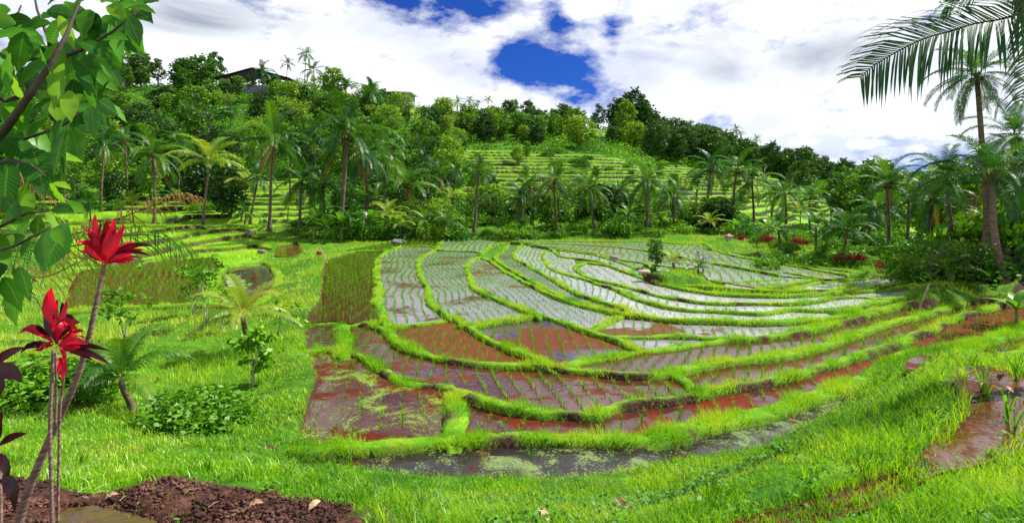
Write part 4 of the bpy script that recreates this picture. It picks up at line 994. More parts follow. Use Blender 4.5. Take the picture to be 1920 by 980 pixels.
def bush(px, rpx, d, label, group=None, hs=1.0, name='bush', mesh=None, dz=0.0):
    X, Y = at(px, d); r_ = rpx / F * d
    o = link(name, mesh or BUSH[int(rng.integers(4))]); o.location = (X, Y, gz(X, Y) + dz); o.rotation_euler = (0, 0, rng.random() * 6.28); o.scale = (r_, r_, r_ * hs)
    return tag(o, label, 'bush', group)
# ------------------------------------------------------------------ palms one can tell apart
ORD = ['first', 'second', 'third', 'fourth', 'fifth', 'sixth', 'seventh', 'eighth', 'ninth', 'tenth', 'eleventh', 'twelfth', 'thirteenth', 'fourteenth', 'fifteenth', 'sixteenth']
palm(290, 288, 405, 76, 60, 'tall coconut palm with upright middle frond behind the left terraces')
palm(380, 302, 425, 78, 56, 'yellowish coconut palm right of the tall palm behind the left terraces', young=0)
palm(505, 262, 432, 92, 54, 'coconut palm with thin dark trunk standing left of the biggest palm', kind=1)
palm(640, 248, 438, 118, 49, 'biggest coconut palm with spreading drooping fronds at the left rear corner of the paddies', kind=0, thick=1.25)
palm(686, 290, 430, 78, 55, 'drooping coconut palm half hidden behind the biggest palm', kind=2, dark_=True)
palm(560, 340, 432, 65, 52, 'low leafy coconut palm between the thin dark trunk and the biggest palm', kind=3)
palm(606, 345, 436, 61, 54, 'dark coconut palm close to the left of the biggest palm trunk', kind=2, dark_=True)
palm(765, 345, 432, 71, 56, 'bushy coconut palm right of the biggest palm', kind=4)
palm(823, 328, 415, 42, 70, 'small upright coconut palm on the slope right of the bushy palm', kind=1)
palm(888, 322, 438, 45, 50, 'slim coconut palm with light trunk at the middle of the rear paddy edge', kind=1, trunk=0)
palm(972, 372, 446, 54, 49, 'low coconut palm with pale trunk below the terraced slope', kind=0)
palm(998, 350, 440, 42, 55, 'small coconut palm close behind the low pale trunk palm', kind=4)
palm(1042, 338, 446, 54, 50, 'upright coconut palm below the middle of the terraced slope', kind=3, trunk=0)
palm(1115, 352, 446, 59, 49, 'round headed coconut palm below the brown terrace walls', kind=0, trunk=0)
palm(1213, 338, 449, 68, 49, 'coconut palm with straight grey trunk at the right end of the terraced slope', kind=2, trunk=0, thick=1.15)
palm(1265, 366, 444, 54, 52, 'coconut palm with dark drooping skirt right of the straight grey trunk', kind=2, dark_=True)
palm(1322, 315, 420, 64, 64, 'coconut palm with dense dark head before the far terraces', kind=0, dark_=True)
palm(1366, 318, 432, 59, 56, 'tall coconut palm with reddish trunk before the far terraces', kind=3)
palm(1413, 340, 430, 59, 56, 'coconut palm with orange sheath under its head, left one of two', kind=1, nuts=False)
palm(1476, 362, 440, 54, 54, 'coconut palm with orange sheath under its head, right one of two', kind=3, nuts=False)
palm(1668, 345, 485, 73, 32, 'coconut palm with feathery upright head left of the right thicket', kind=1, trunk=0, thick=.8)
palm(1625, 392, 480, 59, 36, 'drooping coconut palm with dark trunk between the red shrubs and the thicket', kind=2, dark_=True)
palm(1742, 372, 480, 73, 30, 'coconut palm with a ragged head at the left rim of the right thicket', kind=0, dark_=True)
palm(1785, 385, 470, 52, 38, 'shadowed coconut palm in the middle of the right thicket', kind=4, dark_=True)
palm(1530, 425, 486, 61, 31, 'young coconut palm with upright fronds at the right rear of the paddies', young=1, thick=.7)
palm(1580, 428, 492, 64, 29, 'young coconut palm with light fronds beside the red shrubs', young=2, thick=.7)
palm(1462, 430, 482, 52, 33, 'short coconut palm with a bent stem among red shrubs', young=2, thick=.7)
rp_ = np.random.default_rng(17)
for px, d, hp, rp in [(60, 62, 120, 55), (120, 70, 110, 46), (190, 66, 130, 50), (240, 74, 120, 42), (335, 78, 110, 40), (440, 72, 130, 44), (470, 60, 90, 46), (545, 76, 110, 40), (590, 84, 110, 36), (720, 64, 110, 46), (745, 78, 100, 36), (800, 72, 90, 36), (850, 66, 80, 34), (925, 62, 62, 32), (1085, 60, 66, 32), (1160, 58, 64, 34), (1300, 66, 80, 36), (1445, 66, 66, 34), (1520, 60, 80, 36), (1555, 75, 70, 32), (1600, 52, 100, 40), (1645, 62, 80, 36), (1700, 46, 110, 46), (1720, 60, 100, 40), (1760, 52, 120, 42), (1810, 40, 140, 56), (1850, 46, 120, 50), (1890, 36, 150, 64), (660, 120, 70, 24), (430, 130, 70, 26), (300, 125, 70, 26), (150, 120, 80, 28), (800, 130, 60, 22)]:
    X, Y = at(px, d); yb = HY + (EYE - gz(X, Y)) * F / d
    palm(px, yb - hp, yb, rp, d, 'coconut palm standing among the trees of the green belt behind the paddies', 'palms among the trees', kind=int(rp_.integers(5)), dark_=rp_.random() < .7)
# palms on the crest
for i, (px, yc, yb, rp, d, lab) in enumerate([
    (492, 135, 182, 32, 190, 'coconut palm before the dark shed on the hilltop'), (535, 120, 165, 19, 205, 'small slim coconut palm right of the dark shed'),
    (570, 103, 168, 24, 205, 'tallest slim coconut palm on the hilltop'), (592, 132, 190, 30, 190, 'full headed coconut palm right of the tallest hilltop palm'),
    (648, 160, 192, 26, 195, 'low coconut palm on the crest behind the biggest palm'), (690, 172, 215, 40, 165, 'dark drooping coconut palm left of the grey hilltop house'),
    (858, 193, 207, 17, 215, 'lone squat palm on the bare crest'), (880, 187, 212, 13, 222, 'thin palm at the left of the small crest cluster'),
    (895, 194, 212, 14, 222, 'second palm of the small crest cluster'), (914, 188, 214, 14, 222, 'taller right palm of the small crest cluster'), (925, 204, 216, 12, 222, 'low palm at the right end of the small crest cluster'),
    (1078, 240, 265, 18, 190, 'brownish palm at the foot of the upper crest terraces'), (1000, 205, 236, 15, 226, 'windblown palm on the crest left of the crest terraces'),
    (243, 96, 165, 12, 215, 'narrow dark palm at the left end of the crest trees')]):
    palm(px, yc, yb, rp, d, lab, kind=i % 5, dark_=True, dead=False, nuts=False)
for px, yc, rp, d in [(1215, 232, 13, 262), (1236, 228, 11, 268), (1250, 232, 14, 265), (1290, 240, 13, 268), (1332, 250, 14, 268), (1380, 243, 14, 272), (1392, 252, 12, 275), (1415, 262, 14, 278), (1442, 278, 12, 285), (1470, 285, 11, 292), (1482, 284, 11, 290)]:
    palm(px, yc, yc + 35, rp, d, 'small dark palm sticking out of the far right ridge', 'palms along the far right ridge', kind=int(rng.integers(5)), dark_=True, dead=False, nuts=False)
# young palms and bananas in the undergrowth strip behind the paddies
for i, (px, yc, rp, d) in enumerate([(452, 345, 50, 62), (590, 412, 40, 47), (655, 412, 46, 46.5), (718, 402, 44, 48), (800, 414, 42, 47), (838, 418, 44, 47), (752, 420, 34, 46), (930, 400, 30, 56), (1165, 405, 30, 56), (1330, 418, 34, 50), (1395, 430, 30, 48), (700, 372, 40, 58), (850, 372, 34, 62), (540, 385, 40, 58), (460, 400, 34, 58), (250, 385, 40, 60), (330, 372, 36, 66), (170, 380, 44, 58), (1500, 395, 34, 55), (1560, 385, 34, 52), (1800, 440, 50, 27), (1850, 420, 50, 30)]):
    palm(px, yc, yc + 40, rp, d, 'stemless young coconut palm in the green undergrowth behind the paddies', 'young palms in the undergrowth', young=i % 3, dead=False, nuts=False, thick=.6)

# ------------------------------------------------------------------ trees and bushes on the slopes
def region(n, px0, px1, d0, d1, fn, gap=14, seed=0, ok=None):
    "scatter with a minimum spacing in the ground plan"
    r = np.random.default_rng(seed); got = []; tries = 0
    while len(got) < n and tries < n * 40:
        tries += 1
        d = math.exp(r.uniform(math.log(d0), math.log(d1))); px = r.uniform(px0, px1)
        X, Y = at(px, d)
        if ok and not ok(px, d): continue
        if any((X - a) ** 2 + (Y - b) ** 2 < (gap * (.5 + .5 * r.random())) ** 2 for a, b in got): continue
        got.append((X, Y)); fn(px, d, r)
    return len(got)
def free(px, d):
    z, t, _ = hill(np.array([at(px, d)[0]]), np.array([d]))
    return t[0] < .25
def T(sort, label, group, lo, hi, wide=(.9, 1.2), name='broadleaf_tree'):
    def f(px, d, r):
        tree(px, 0, r.uniform(lo, hi) * F / d, d, sort if isinstance(sort, str) else sort[int(r.integers(len(sort)))], label, group=group, wide=r.uniform(*wide), name=name)
    return f
cnt = []
# left hill face
cnt.append(region(85, -60, 640, 86, 200, T(('round', 'tall', 'airy', 'dark', 'tall'), 'leafy tree on the left hillside below the crest', 'trees on the left hillside', 5.5, 10.5), 4.6, 1, free))
cnt.append(region(34, -80, 430, 200, 224, T(('dark', 'darktall', 'tall', 'whisp', 'round'), 'dark tree on the left part of the hill crest', 'trees on the left crest', 8, 14), 3.2, 2))
cnt.append(region(14, 430, 760, 196, 214, T(('tall', 'round', 'whisp', 'airy'), 'small tree on the crest between the dark shed and the grey house', 'trees between the hilltop buildings', 4, 8), 3, 3))
# middle hill
cnt.append(region(58, 640, 1010, 84, 178, T(('round', 'airy', 'tall', 'airy', 'dark'), 'light green tree on the middle of the hillside', 'trees on the middle hillside', 4, 7.5), 5.5, 4, free))
cnt.append(region(26, 700, 1260, 140, 182, T(('round', 'dark', 'round'), 'dense tree in the wood above the terraced slope', 'trees above the terraced slope', 6, 9.5), 4.5, 5, free))
cnt.append(region(26, 940, 1225, 232, 250, T(('darktall', 'whisp', 'tall', 'dark'), 'small tree lined up on the crest right of the middle', 'trees on the middle crest', 6, 11), 3, 6))
for px, hp, d, s in [(1160, 75, 205, 'dark'), (1185, 100, 200, 'dark'), (1205, 88, 198, 'dark'), (1222, 66, 196, 'dark'), (1172, 84, 190, 'tall')]:
    tree(px, 0, hp, d, s, 'tall dark tree of the big clump on the crest right of the middle', group='big clump on the crest', wide=.95)
# the far right ridge and the wood beyond: one mass
FAR = []
def W_(sorts, lo, hi, wide=(.9, 1.2)):
    def f(px, d, r):
        sort = sorts[int(r.integers(len(sorts)))]; T_, Cm = TREES[sort][int(r.integers(len(TREES[sort])))]
        X, Y = at(px, d); h = r.uniform(lo, hi); FAR.append((Cm, X, Y, gz(X, Y), h, h * r.uniform(*wide), r.random() * 6.28, r.random()))
    return f
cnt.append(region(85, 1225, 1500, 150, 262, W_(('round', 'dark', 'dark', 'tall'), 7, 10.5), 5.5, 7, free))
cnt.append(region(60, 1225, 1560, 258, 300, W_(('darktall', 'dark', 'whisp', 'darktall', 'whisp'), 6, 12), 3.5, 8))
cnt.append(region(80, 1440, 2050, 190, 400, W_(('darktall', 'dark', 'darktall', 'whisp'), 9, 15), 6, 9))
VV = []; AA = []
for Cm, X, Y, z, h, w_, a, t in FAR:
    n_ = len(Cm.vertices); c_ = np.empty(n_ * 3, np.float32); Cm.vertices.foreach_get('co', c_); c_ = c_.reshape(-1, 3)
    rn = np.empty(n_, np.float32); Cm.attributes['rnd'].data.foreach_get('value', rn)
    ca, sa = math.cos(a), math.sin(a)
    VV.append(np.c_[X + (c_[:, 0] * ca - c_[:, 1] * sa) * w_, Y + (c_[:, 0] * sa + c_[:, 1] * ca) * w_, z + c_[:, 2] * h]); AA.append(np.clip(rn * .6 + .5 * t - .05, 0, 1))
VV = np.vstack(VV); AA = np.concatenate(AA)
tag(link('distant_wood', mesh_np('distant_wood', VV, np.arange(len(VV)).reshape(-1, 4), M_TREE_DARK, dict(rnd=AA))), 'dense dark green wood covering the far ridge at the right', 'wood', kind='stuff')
# valley behind the paddies
def behind(px, d): return free(px, d) and not (1240 < px < 1560 and d > 62)
cnt.append(region(40, 430, 1420, 52, 74, T(('round', 'airy', 'dark'), 'low tree in the green belt behind the paddies', 'trees in the belt behind the paddies', 2.2, 4.2, (1.1, 1.5)), 3.4, 10, behind))
cnt.append(region(26, -150, 430, 67, 92, T(('round', 'tall', 'airy', 'dark'), 'tree standing above the left terraces', 'trees above the left terraces', 3.5, 7), 4.5, 11))
cnt.append(region(26, 1560, 1960, 40, 130, T(('round', 'round', 'tall'), 'bright green tree in the valley at the right', 'trees in the right valley', 4, 8), 4, 12))
tree(430, 0, 105, 63, 'dark', 'dark spreading tree with bare forked limbs at the left rear', wide=1.1)
tree(1350, 0, 62, 52, 'dark', 'very dark dense tree right of the paddy rear edge', wide=1.3)
tree(1600, 0, 130, 60, 'round', 'large bright green tree rising behind the young palms at the right', wide=.9)
cnt.append(region(13, 885, 1270, 80, 128, T(('airy', 'round', 'tall'), 'small tree growing between the steps of the terraced slope', 'trees on the terraced slope', 2.4, 4.6), 6, 31))
print('trees', cnt, sum(1 for o in bpy.data.objects if o.name.startswith('broadleaf_tree')))
# bushes
def Bf(label, group, lo, hi, hs=(.7, 1.2)):
    def f(px, d, r): bush(px, r.uniform(lo, hi) * F / d, d, label, group, r.uniform(*hs))
    return f
nb_ = []
nb_.append(region(95, 560, 1430, 46.5, 58, Bf('leafy green bush in the hedge of undergrowth behind the paddies', 'bushes behind the paddies', .7, 1.5), 1.3, 21))
nb_.append(region(70, -100, 1000, 88, 190, Bf('round green bush on the open hillside', 'bushes on the hillside', 1.2, 2.6), 4, 22, free))
nb_.append(region(50, 1000, 1560, 62, 150, Bf('green bush among the terraces of the right slope', 'bushes on the right slope', .8, 1.9), 4, 23))
nb_.append(region(40, 1430, 1760, 27, 52, Bf('green bush along the right rear of the paddies', 'bushes at the right rear', .5, 1.1), 1.5, 24))
nb_.append(region(22, -120, 560, 62, 86, Bf('green bush above the left terraces', 'bushes above the left terraces', .9, 1.8), 3, 25))
print('bushes', nb_)

# low scrub that nobody could count, over the hill face
def scrub(n, seed):
    r = np.random.default_rng(seed)
    d = np.exp(r.uniform(np.log(56), np.log(300), n)); px = r.uniform(-300, 2150, n)
    X = (px - 960) / F * d; Y = d
    z, ter = ground0(X, Y)
    cov = fbm(X / 7, Y / 7, 101, 4) + .10 * (d > 80) - .9 * ter + .12 * band(px, 1150, 2200, 60) * (d > 100)
    k = (cov > .38) & ~((Y < 66) & (px > 600) & (px < 1750) & (Y < 50))
    X, Y, z, d, px = X[k], Y[k], z[k], d[k], px[k]; n = len(X)
    h = .25 + 2.3 * sstep(.40, .72, cov[k]) * r.random(n)
    P = np.c_[X, Y, z + h * r.random(n) ** .7]
    a = r.normal(size=(n, 3)); a[:, 2] = a[:, 2] * .5; a /= np.linalg.norm(a, axis=1)[:, None]
    b = np.cross(a, r.normal(size=(n, 3))); b /= np.linalg.norm(b, axis=1)[:, None] + 1e-9
    s = ((.20 + .0021 * d) * (.6 + .8 * r.random(n)))[:, None]
    V = np.stack([P, P + a * s * .5 + b * s * .32, P + a * s, P + a * s * .5 - b * s * .32], 1).reshape(-1, 3)
    tone = np.clip((fbm(X / 6, Y / 6, 111, 3) - .5) * 2.2 + .42 + r.normal(0, .14, n), 0, 1)
    return mesh_np('scrub', V, np.arange(n * 4).reshape(-1, 4), M_BUSH, dict(rnd=np.repeat(tone, 4)))
ob = link('undergrowth', scrub(560000, 5)); tag(ob, 'mixed green undergrowth covering the hillside between the trees', 'undergrowth', kind='stuff')
# ------------------------------------------------------------------ leaves bent along a curve
def P3(px, py, d): return Vector(((px - 960) / F * d, d, EYE - (py - HY) / F * d))
def strip(out, pts, wid, nrm, tone, fold=.25, wave=0.0):
    "leaf blade of two half strips along pts; wid = half widths, folded along the midrib"
    V, Q, A = out[:3]; b = len(V); k = len(pts)
    for i in range(k):
        t = (pts[min(i + 1, k - 1)] - pts[max(i - 1, 0)]).normalized()
        s = t.cross(nrm)
        if s.length < 1e-4: s = Vector((1, 0, 0))
        s.normalize(); n = s.cross(t)
        w = wid[i]; lift = n * (w * fold); wv = n * wave * w * math.sin(i * 2.1)
        V += [pts[i] + s * w + lift + wv, pts[i], pts[i] - s * w + lift - wv]; A += [tone, min(1, tone + .06), tone]
        if len(out) > 3: u_ = i / (k - 1); out[3].extend((u_, u_, u_)); out[4].extend((1, 0, -1))
    for i in range(k - 1):
        q = b + i * 3
        Q += [(q, q + 1, q + 4, q + 3), (q + 1, q + 2, q + 5, q + 4)]
def curve3(a, b, c, n):
    return [a * (1 - t) ** 2 + b * 2 * t * (1 - t) + c * t * t for t in np.linspace(0, 1, n)]
ELL = [.12, .42, .68, .86, .97, 1.0, .93, .78, .54, .24, .02]
def frond_along(out, pts, ll, nl, wl, droop, r, both=(1, 1), gap=0.0, rach=.012, up_=.25, tone0=.45, roll=0.0):
    "palm frond whose rachis follows the given points"
    V, Q, A = out
    P = [Vector(tuple(p)) for p in catmull([tuple(p) for p in pts], .12)]; K = len(P)
    tone = tone0
    for i in range(K - 1):
        w = rach * (1 - .75 * i / K); b = len(V)
        for q, dz in ((P[i], 0), (P[i + 1], 0)): V += [q + Vector((0, 0, w)), q + Vector((w, 0, -w)), q - Vector((w, 0, w))]
        Q += [(b, b + 1, b + 4, b + 3), (b + 1, b + 2, b + 5, b + 4), (b + 2, b, b + 3, b + 5)]; A += [min(1, tone + .35)] * 6
    for i in range(nl):
        t = .06 + .94 * (i + .5) / nl; f = t * (K - 1); j = min(int(f), K - 2); f -= j
        c = P[j].lerp(P[j + 1], f); tn = (P[j + 1] - P[j]).normalized()
        sd = tn.cross(Vector((0, 0, 1))); sd.normalize(); un = sd.cross(tn)
        if roll: sd, un = sd * math.cos(roll) + un * math.sin(roll), un * math.cos(roll) - sd * math.sin(roll)
        ln = ll * math.sin(math.pi * (.16 + .76 * t)) ** .6
        for s in (-1, 1):
            if r.random() < gap or r.random() > both[0 if s < 0 else 1]: continue
            L_ = ln * r.uniform(.8, 1.1)
            d0 = (sd * s * .8 + tn * (.5 + .4 * t) + un * up_ + Vector(r.normal(0, .06, 3))).normalized()
            d1 = (d0 + Vector((0, 0, -droop * r.uniform(.7, 1.3)))).normalized(); d2 = (d1 + Vector((0, 0, -droop * 1.2))).normalized()
            wv = tn * wl * .5
            m1 = c + d0 * L_ * .35; m2 = m1 + d1 * L_ * .35; tip = m2 + d2 * L_ * .32
            b = len(V); V += [c - wv * .6, c + wv * .6, m1 + wv, m1 - wv, m2 + wv * .8, m2 - wv * .8, tip, tip - wv * .1]
            Q += [(b, b + 1, b + 2, b + 3), (b + 3, b + 2, b + 4, b + 5), (b + 5, b + 4, b + 6, b + 7)]
            a = float(np.clip(tone + r.normal(0, .13), 0, 1)); A += [a] * 6 + [min(1, a + .2)] * 2
M_COCOA = leaf_mat('broad_glossy_leaf', [(0, (.014, .085, .006)), (.4, (.035, .18, .008)), (.7, (.08, .28, .008)), (1, (.22, .42, .015))], .5, .022, .4, 0)
def add_veins(m, k=13.0, amt=.55):
    nt = m.node_tree; L = nt.links
    rmp = next(n for n in nt.nodes if n.type == 'VALTORGB'); outs = [l.to_socket for l in rmp.outputs[0].links]
    u = N(nt, 'ShaderNodeAttribute', attribute_name='lu').outputs['Fac']; v = N(nt, 'ShaderNodeAttribute', attribute_name='lv').outputs['Fac']
    av = math_(nt, 'ABSOLUTE', v)
    ph = math_(nt, 'FRACT', math_(nt, 'SUBTRACT', math_(nt, 'MULTIPLY', u, k), math_(nt, 'MULTIPLY', av, 2.2)))
    ln = maprange(nt, math_(nt, 'ABSOLUTE', math_(nt, 'SUBTRACT', ph, .5)), .36, .5)
    mid = maprange(nt, av, .10, .03)
    f = math_(nt, 'MULTIPLY', math_(nt, 'MAXIMUM', ln, mid), amt)
    blot = maprange(nt, noise(nt, 9, 4, .6, objco(nt)), .62, .72, 0, .7)
    c = mixc(nt, f, rmp.outputs[0], (.16, .34, .05)); c = mixc(nt, blot, c, (.06, .10, .012))
    for s_ in outs: L.new(c, s_)
add_veins(M_COCOA)
M_CORD = leaf_mat('crimson_leaf', [(0, (.03, .004, .008)), (.35, (.10, .004, .012)), (.6, (.45, .004, .022)), (1, (.80, .010, .055))], .35, .02, .35, 0)
M_MAROON = leaf_mat('maroon_leaf', [(0, (.018, .007, .010)), (.6, (.055, .008, .016)), (1, (.16, .008, .022))], .25, .03, .3, 0)
M_STEM = solid_mat('ringed_stem', [(.3, (.10, .05, .04)), (.55, (.24, .15, .12)), (.75, (.40, .30, .26))], 4, .8, .4, 4, .2, (1, 1, 9))
M_BRANCH = solid_mat('dark_branch', [(.3, (.025, .018, .012)), (.6, (.075, .055, .04))], 6, .8, .4)
M_DEAD = leaf_mat('withered_leaf', [(0, (.10, .035, .015)), (.5, (.30, .14, .06)), (1, (.55, .36, .22))], .15, .05, .5, .7)
M_REDBUSH = leaf_mat('red_shrub_leaf', [(0, (.06, .006, .006)), (.5, (.26, .012, .014)), (1, (.45, .05, .04))], .25, .05, .4, .2)
r0 = np.random.default_rng(99)

# ------------------------------------------------------------------ the broad leaved tree overhanging at the left
D0 = 3.7
tx, ty = -4.35, 3.9; tz = gz(tx, ty)
root = empty('broadleaf_tree', (tx, ty, tz)); tag(root, 'tree with big glossy drooping leaves overhanging the upper left corner', 'tree')
O0 = Vector((tx, ty, tz))
def rel(v): return v - O0
mb = MB()
mb.tube([rel(Vector((tx, ty, tz - .1))), rel(Vector((tx + .05, ty, tz + 1.2))), rel(P3(-120, 420, 3.8)), rel(P3(-60, 320, D0)), rel(P3(12, 240, D0 - .3)), rel(P3(58, 175, D0 - .4)), rel(P3(100, 112, D0 - .4)), rel(P3(125, 65, D0 - .3)), rel(P3(150, 0, D0 - .1)), rel(P3(170, -60, D0 - .1))],
        [.11, .08, .05, .034, .024, .019, .016, .012, .009, .005], 8)
br = [[(-60, 320, D0), (40, 262, D0 + .1), (110, 240, D0 + .15), (190, 185, D0 + .2)], [(58, 175, D0), (30, 110, D0 + .1), (20, 60, D0 + .1), (40, 10, D0 + .1)], [(100, 112, D0), (150, 95, D0 - .2), (210, 60, D0 - .3), (265, 15, D0 - .3)],
      [(-120, 420, 3.8), (-30, 440, 3.6), (50, 400, 3.5), (95, 395, 3.5)], [(-120, 420, 3.8), (-40, 480, 3.4), (30, 460, 3.3), (95, 425, 3.3)], [(12, 240, D0), (40, 200, D0 + .2), (75, 205, D0 + .3), (120, 180, D0 + .3)],
      [(-60, 320, D0), (20, 300, D0 - .3), (60, 310, D0 - .3), (85, 330, D0 - .4)], [(100, 112, D0), (90, 70, D0 + .2), (70, 20, D0 + .3), (60, -30, D0 + .3)], [(58, 175, D0), (10, 190, 3.5), (-30, 170, 3.4)]]
for b in br:
    mb.tube([rel(P3(*q)) for q in b], [.018, .012, .008, .005][:len(b)], 5)
mb.build('trunk', M_BRANCH, root, True)
out = ([], [], [], [], [])
def big_leaf(px, py, ln, ang, d, wd=.5, tone=.45, curl=.25):
    a = P3(px, py, d); sc_ = d / F; c, s = math.cos(ang), math.sin(ang)
    yaw = r0.normal(0, .45)
    tip = a + Vector((c * ln * sc_, math.sin(yaw) * ln * sc_ * .8, s * ln * sc_))
    mid = a.lerp(tip, .5) + Vector((0, 0, curl * ln * sc_ * .55))
    pts = curve3(a, mid, tip, 11)
    nrm = Vector((r0.normal(0, .55), -1 + r0.normal(0, .3), .75 + r0.normal(0, .4))).normalized()
    strip(out, [rel(p) for p in pts], [w * wd * ln * sc_ * .5 for w in ELL], nrm, tone, .22, .10)
LEAVES = [(150,20,95,-.9),(195,30,110,-1.1),(228,5,80,-.6),(240,15,75,-1.0),(180,75,85,-.35),(205,68,70,-.9),(160,60,80,-1.3),(255,10,60,-.4),(120,40,90,-2.4),(95,45,100,-2.8),(60,40,100,3.0),(30,45,80,-2.6),(70,65,95,-2.9),
 (110,80,90,-1.9),(135,100,85,-1.2),(150,110,90,-.9),(165,115,80,-.6),(120,120,95,-1.6),(90,110,90,-2.3),(95,105,110,3.05),(40,90,70,-2.2),(20,100,90,-1.8),(15,130,80,-1.3),(60,120,80,-1.5),(85,150,85,-1.2),(140,150,85,-1.0),(170,130,70,-1.0),
 (185,190,60,-.5),(195,188,55,-.75),(185,192,65,-1.15),(170,200,70,-1.5),(150,205,60,-1.7),(190,182,40,.5),(165,185,55,-2.6),(130,170,75,-1.35),(115,225,80,-1.5),(120,245,90,-1.45),(125,250,110,-1.62),(140,240,50,-.6),(90,215,75,-1.9),
 (60,190,85,-2.2),(30,190,90,-2.0),(10,170,80,-1.5),(25,230,90,-1.0),(0,240,90,-.9),(5,260,110,-.75),(30,290,95,-1.0),(60,280,110,-.95),(75,290,80,-.5),(40,300,100,-1.55),(15,300,110,-1.4),(80,330,70,-1.2),(95,345,45,-.4),(60,330,75,-2.0),
 (70,395,65,-2.4),(95,395,60,-.3),(110,385,55,-.1),(85,400,60,-1.3),(55,410,75,-1.9),(95,425,80,-1.7),(80,440,90,-1.5),(100,430,60,-.5),(60,440,60,-2.2),(25,440,70,-1.7),(10,460,90,-1.5),(20,490,90,-1.2),(35,500,80,-1.5),(5,520,80,-1.4),
 (40,350,70,-1.7),(5,370,70,-1.2),(130,15,85,.4),(165,0,80,.1),(90,10,80,.9),(50,0,70,2.4),(215,20,80,-1.5),(170,40,90,-1.6),(140,70,95,-1.8),(200,40,95,-2.0),(155,90,70,-2.7),(110,30,90,-1.4),(75,90,80,-1.1),(45,60,80,-1.6),(20,20,90,-2.9),
 (0,60,90,-.3),(10,95,70,.3),(35,140,80,-.4),(60,230,80,-.3),(35,255,80,-2.8),(105,185,80,-2.2),(125,205,70,-.3),(200,95,60,-1.2),(215,60,75,-.7),(185,110,50,-1.4),(160,155,60,-1.5),(232,18,70,-.2),(245,20,78,-.55),(222,30,80,-1.0),(238,32,70,-1.3),(215,8,75,.1),(200,12,80,-.7),(180,25,85,-1.1),(190,5,70,.5),(230,0,60,.3),(205,45,75,-1.4),(165,60,90,-.7),(150,80,95,-.45),(165,100,85,-.25),(140,118,95,-.75),(120,150,95,-.9),(105,165,90,-1.3)]
for x, y, l, a in LEAVES:
    big_leaf(x, y, l * r0.uniform(.72, .98), a + r0.normal(0, .2), D0 + r0.normal(0, .25), r0.uniform(.42, .54), float(np.clip(r0.normal(.42, .32), 0, 1)), r0.uniform(.1, .45))
for x, y, l, a in LEAVES[::3]:
    big_leaf(x + r0.normal(0, 18), y + r0.normal(0, 18), l * r0.uniform(.7, 1.05), a + r0.normal(0, .5), D0 + .3 + r0.normal(0, .2), r0.uniform(.44, .58), float(np.clip(r0.normal(.35, .22), 0, 1)), r0.uniform(.1, .4))
for i in range(26):                          # more of the crown outside the picture
    big_leaf(r0.uniform(-180, -10), r0.uniform(-60, 480), r0.uniform(70, 110), r0.uniform(-2.6, -.5), D0 + r0.normal(0, .35), .45, float(np.clip(r0.normal(.4, .2), 0, 1)))
link('crown', mesh_np('crown', np.array([tuple(v) for v in out[0]]), np.array(out[1]), M_COCOA, dict(rnd=out[2], lu=out[3], lv=out[4]), smooth=True), root)

# ------------------------------------------------------------------ the palm standing just outside at the left: its fronds hang into view
bx, by = -8.1, 7.2; bz = gz(bx, by)
root = empty('coconut_palm', (bx, by, bz)); tag(root, 'palm at the left edge whose green and dried fronds reach past the red plants', 'palm tree'); O0 = Vector((bx, by, bz))
t_ = link('trunk', TRUNK[0], root); t_.scale = (4.5, 4.5, 3.0)
for pts, ll, nl, dr, gp, mt, nm in [
    ([(-140, 445, 7.2), (20, 470, 6.8), (130, 462, 6.5), (235, 442, 6.2), (300, 444, 6.0), (340, 470, 5.9)], .85, 60, 1.0, .05, M_PALM, 'frond'),
    ([(-140, 430, 7.2), (60, 455, 7.2), (180, 425, 7.2), (280, 388, 7.2), (340, 368, 7.2), (372, 372, 7.2)], .50, 56, .9, .2, M_PALM_DRY, 'dry_frond'),
    ([(-140, 445, 7.2), (-20, 490, 6.4), (70, 520, 5.8), (150, 490, 5.4), (215, 465, 5.2)], .75, 56, 1.2, .2, M_PALM_DRY, 'dry_frond'),
    ([(-140, 430, 7.2), (-30, 420, 6.2), (20, 450, 5.6), (40, 510, 5.2), (45, 560, 5.1)], .75, 50, 1.3, .05, M_PALM, 'frond'),
    ([(-140, 430, 7.2), (-60, 330, 6.6), (40, 330, 6.6), (110, 370, 6.6)], .70, 50, 1.0, .15, M_PALM_DRY, 'dry_frond'),
    ([(-140, 430, 7.2), (-220, 380, 7), (-320, 420, 7)], .55, 34, .8, .1, M_PALM, 'frond')]:
    out = ([], [], []); frond_along(out, [rel(P3(*p)) for p in pts], ll, nl, .022, dr, r0, gap=gp, tone0=.55, roll=.35)
    link(nm, out_mesh(nm, out, mt), root)

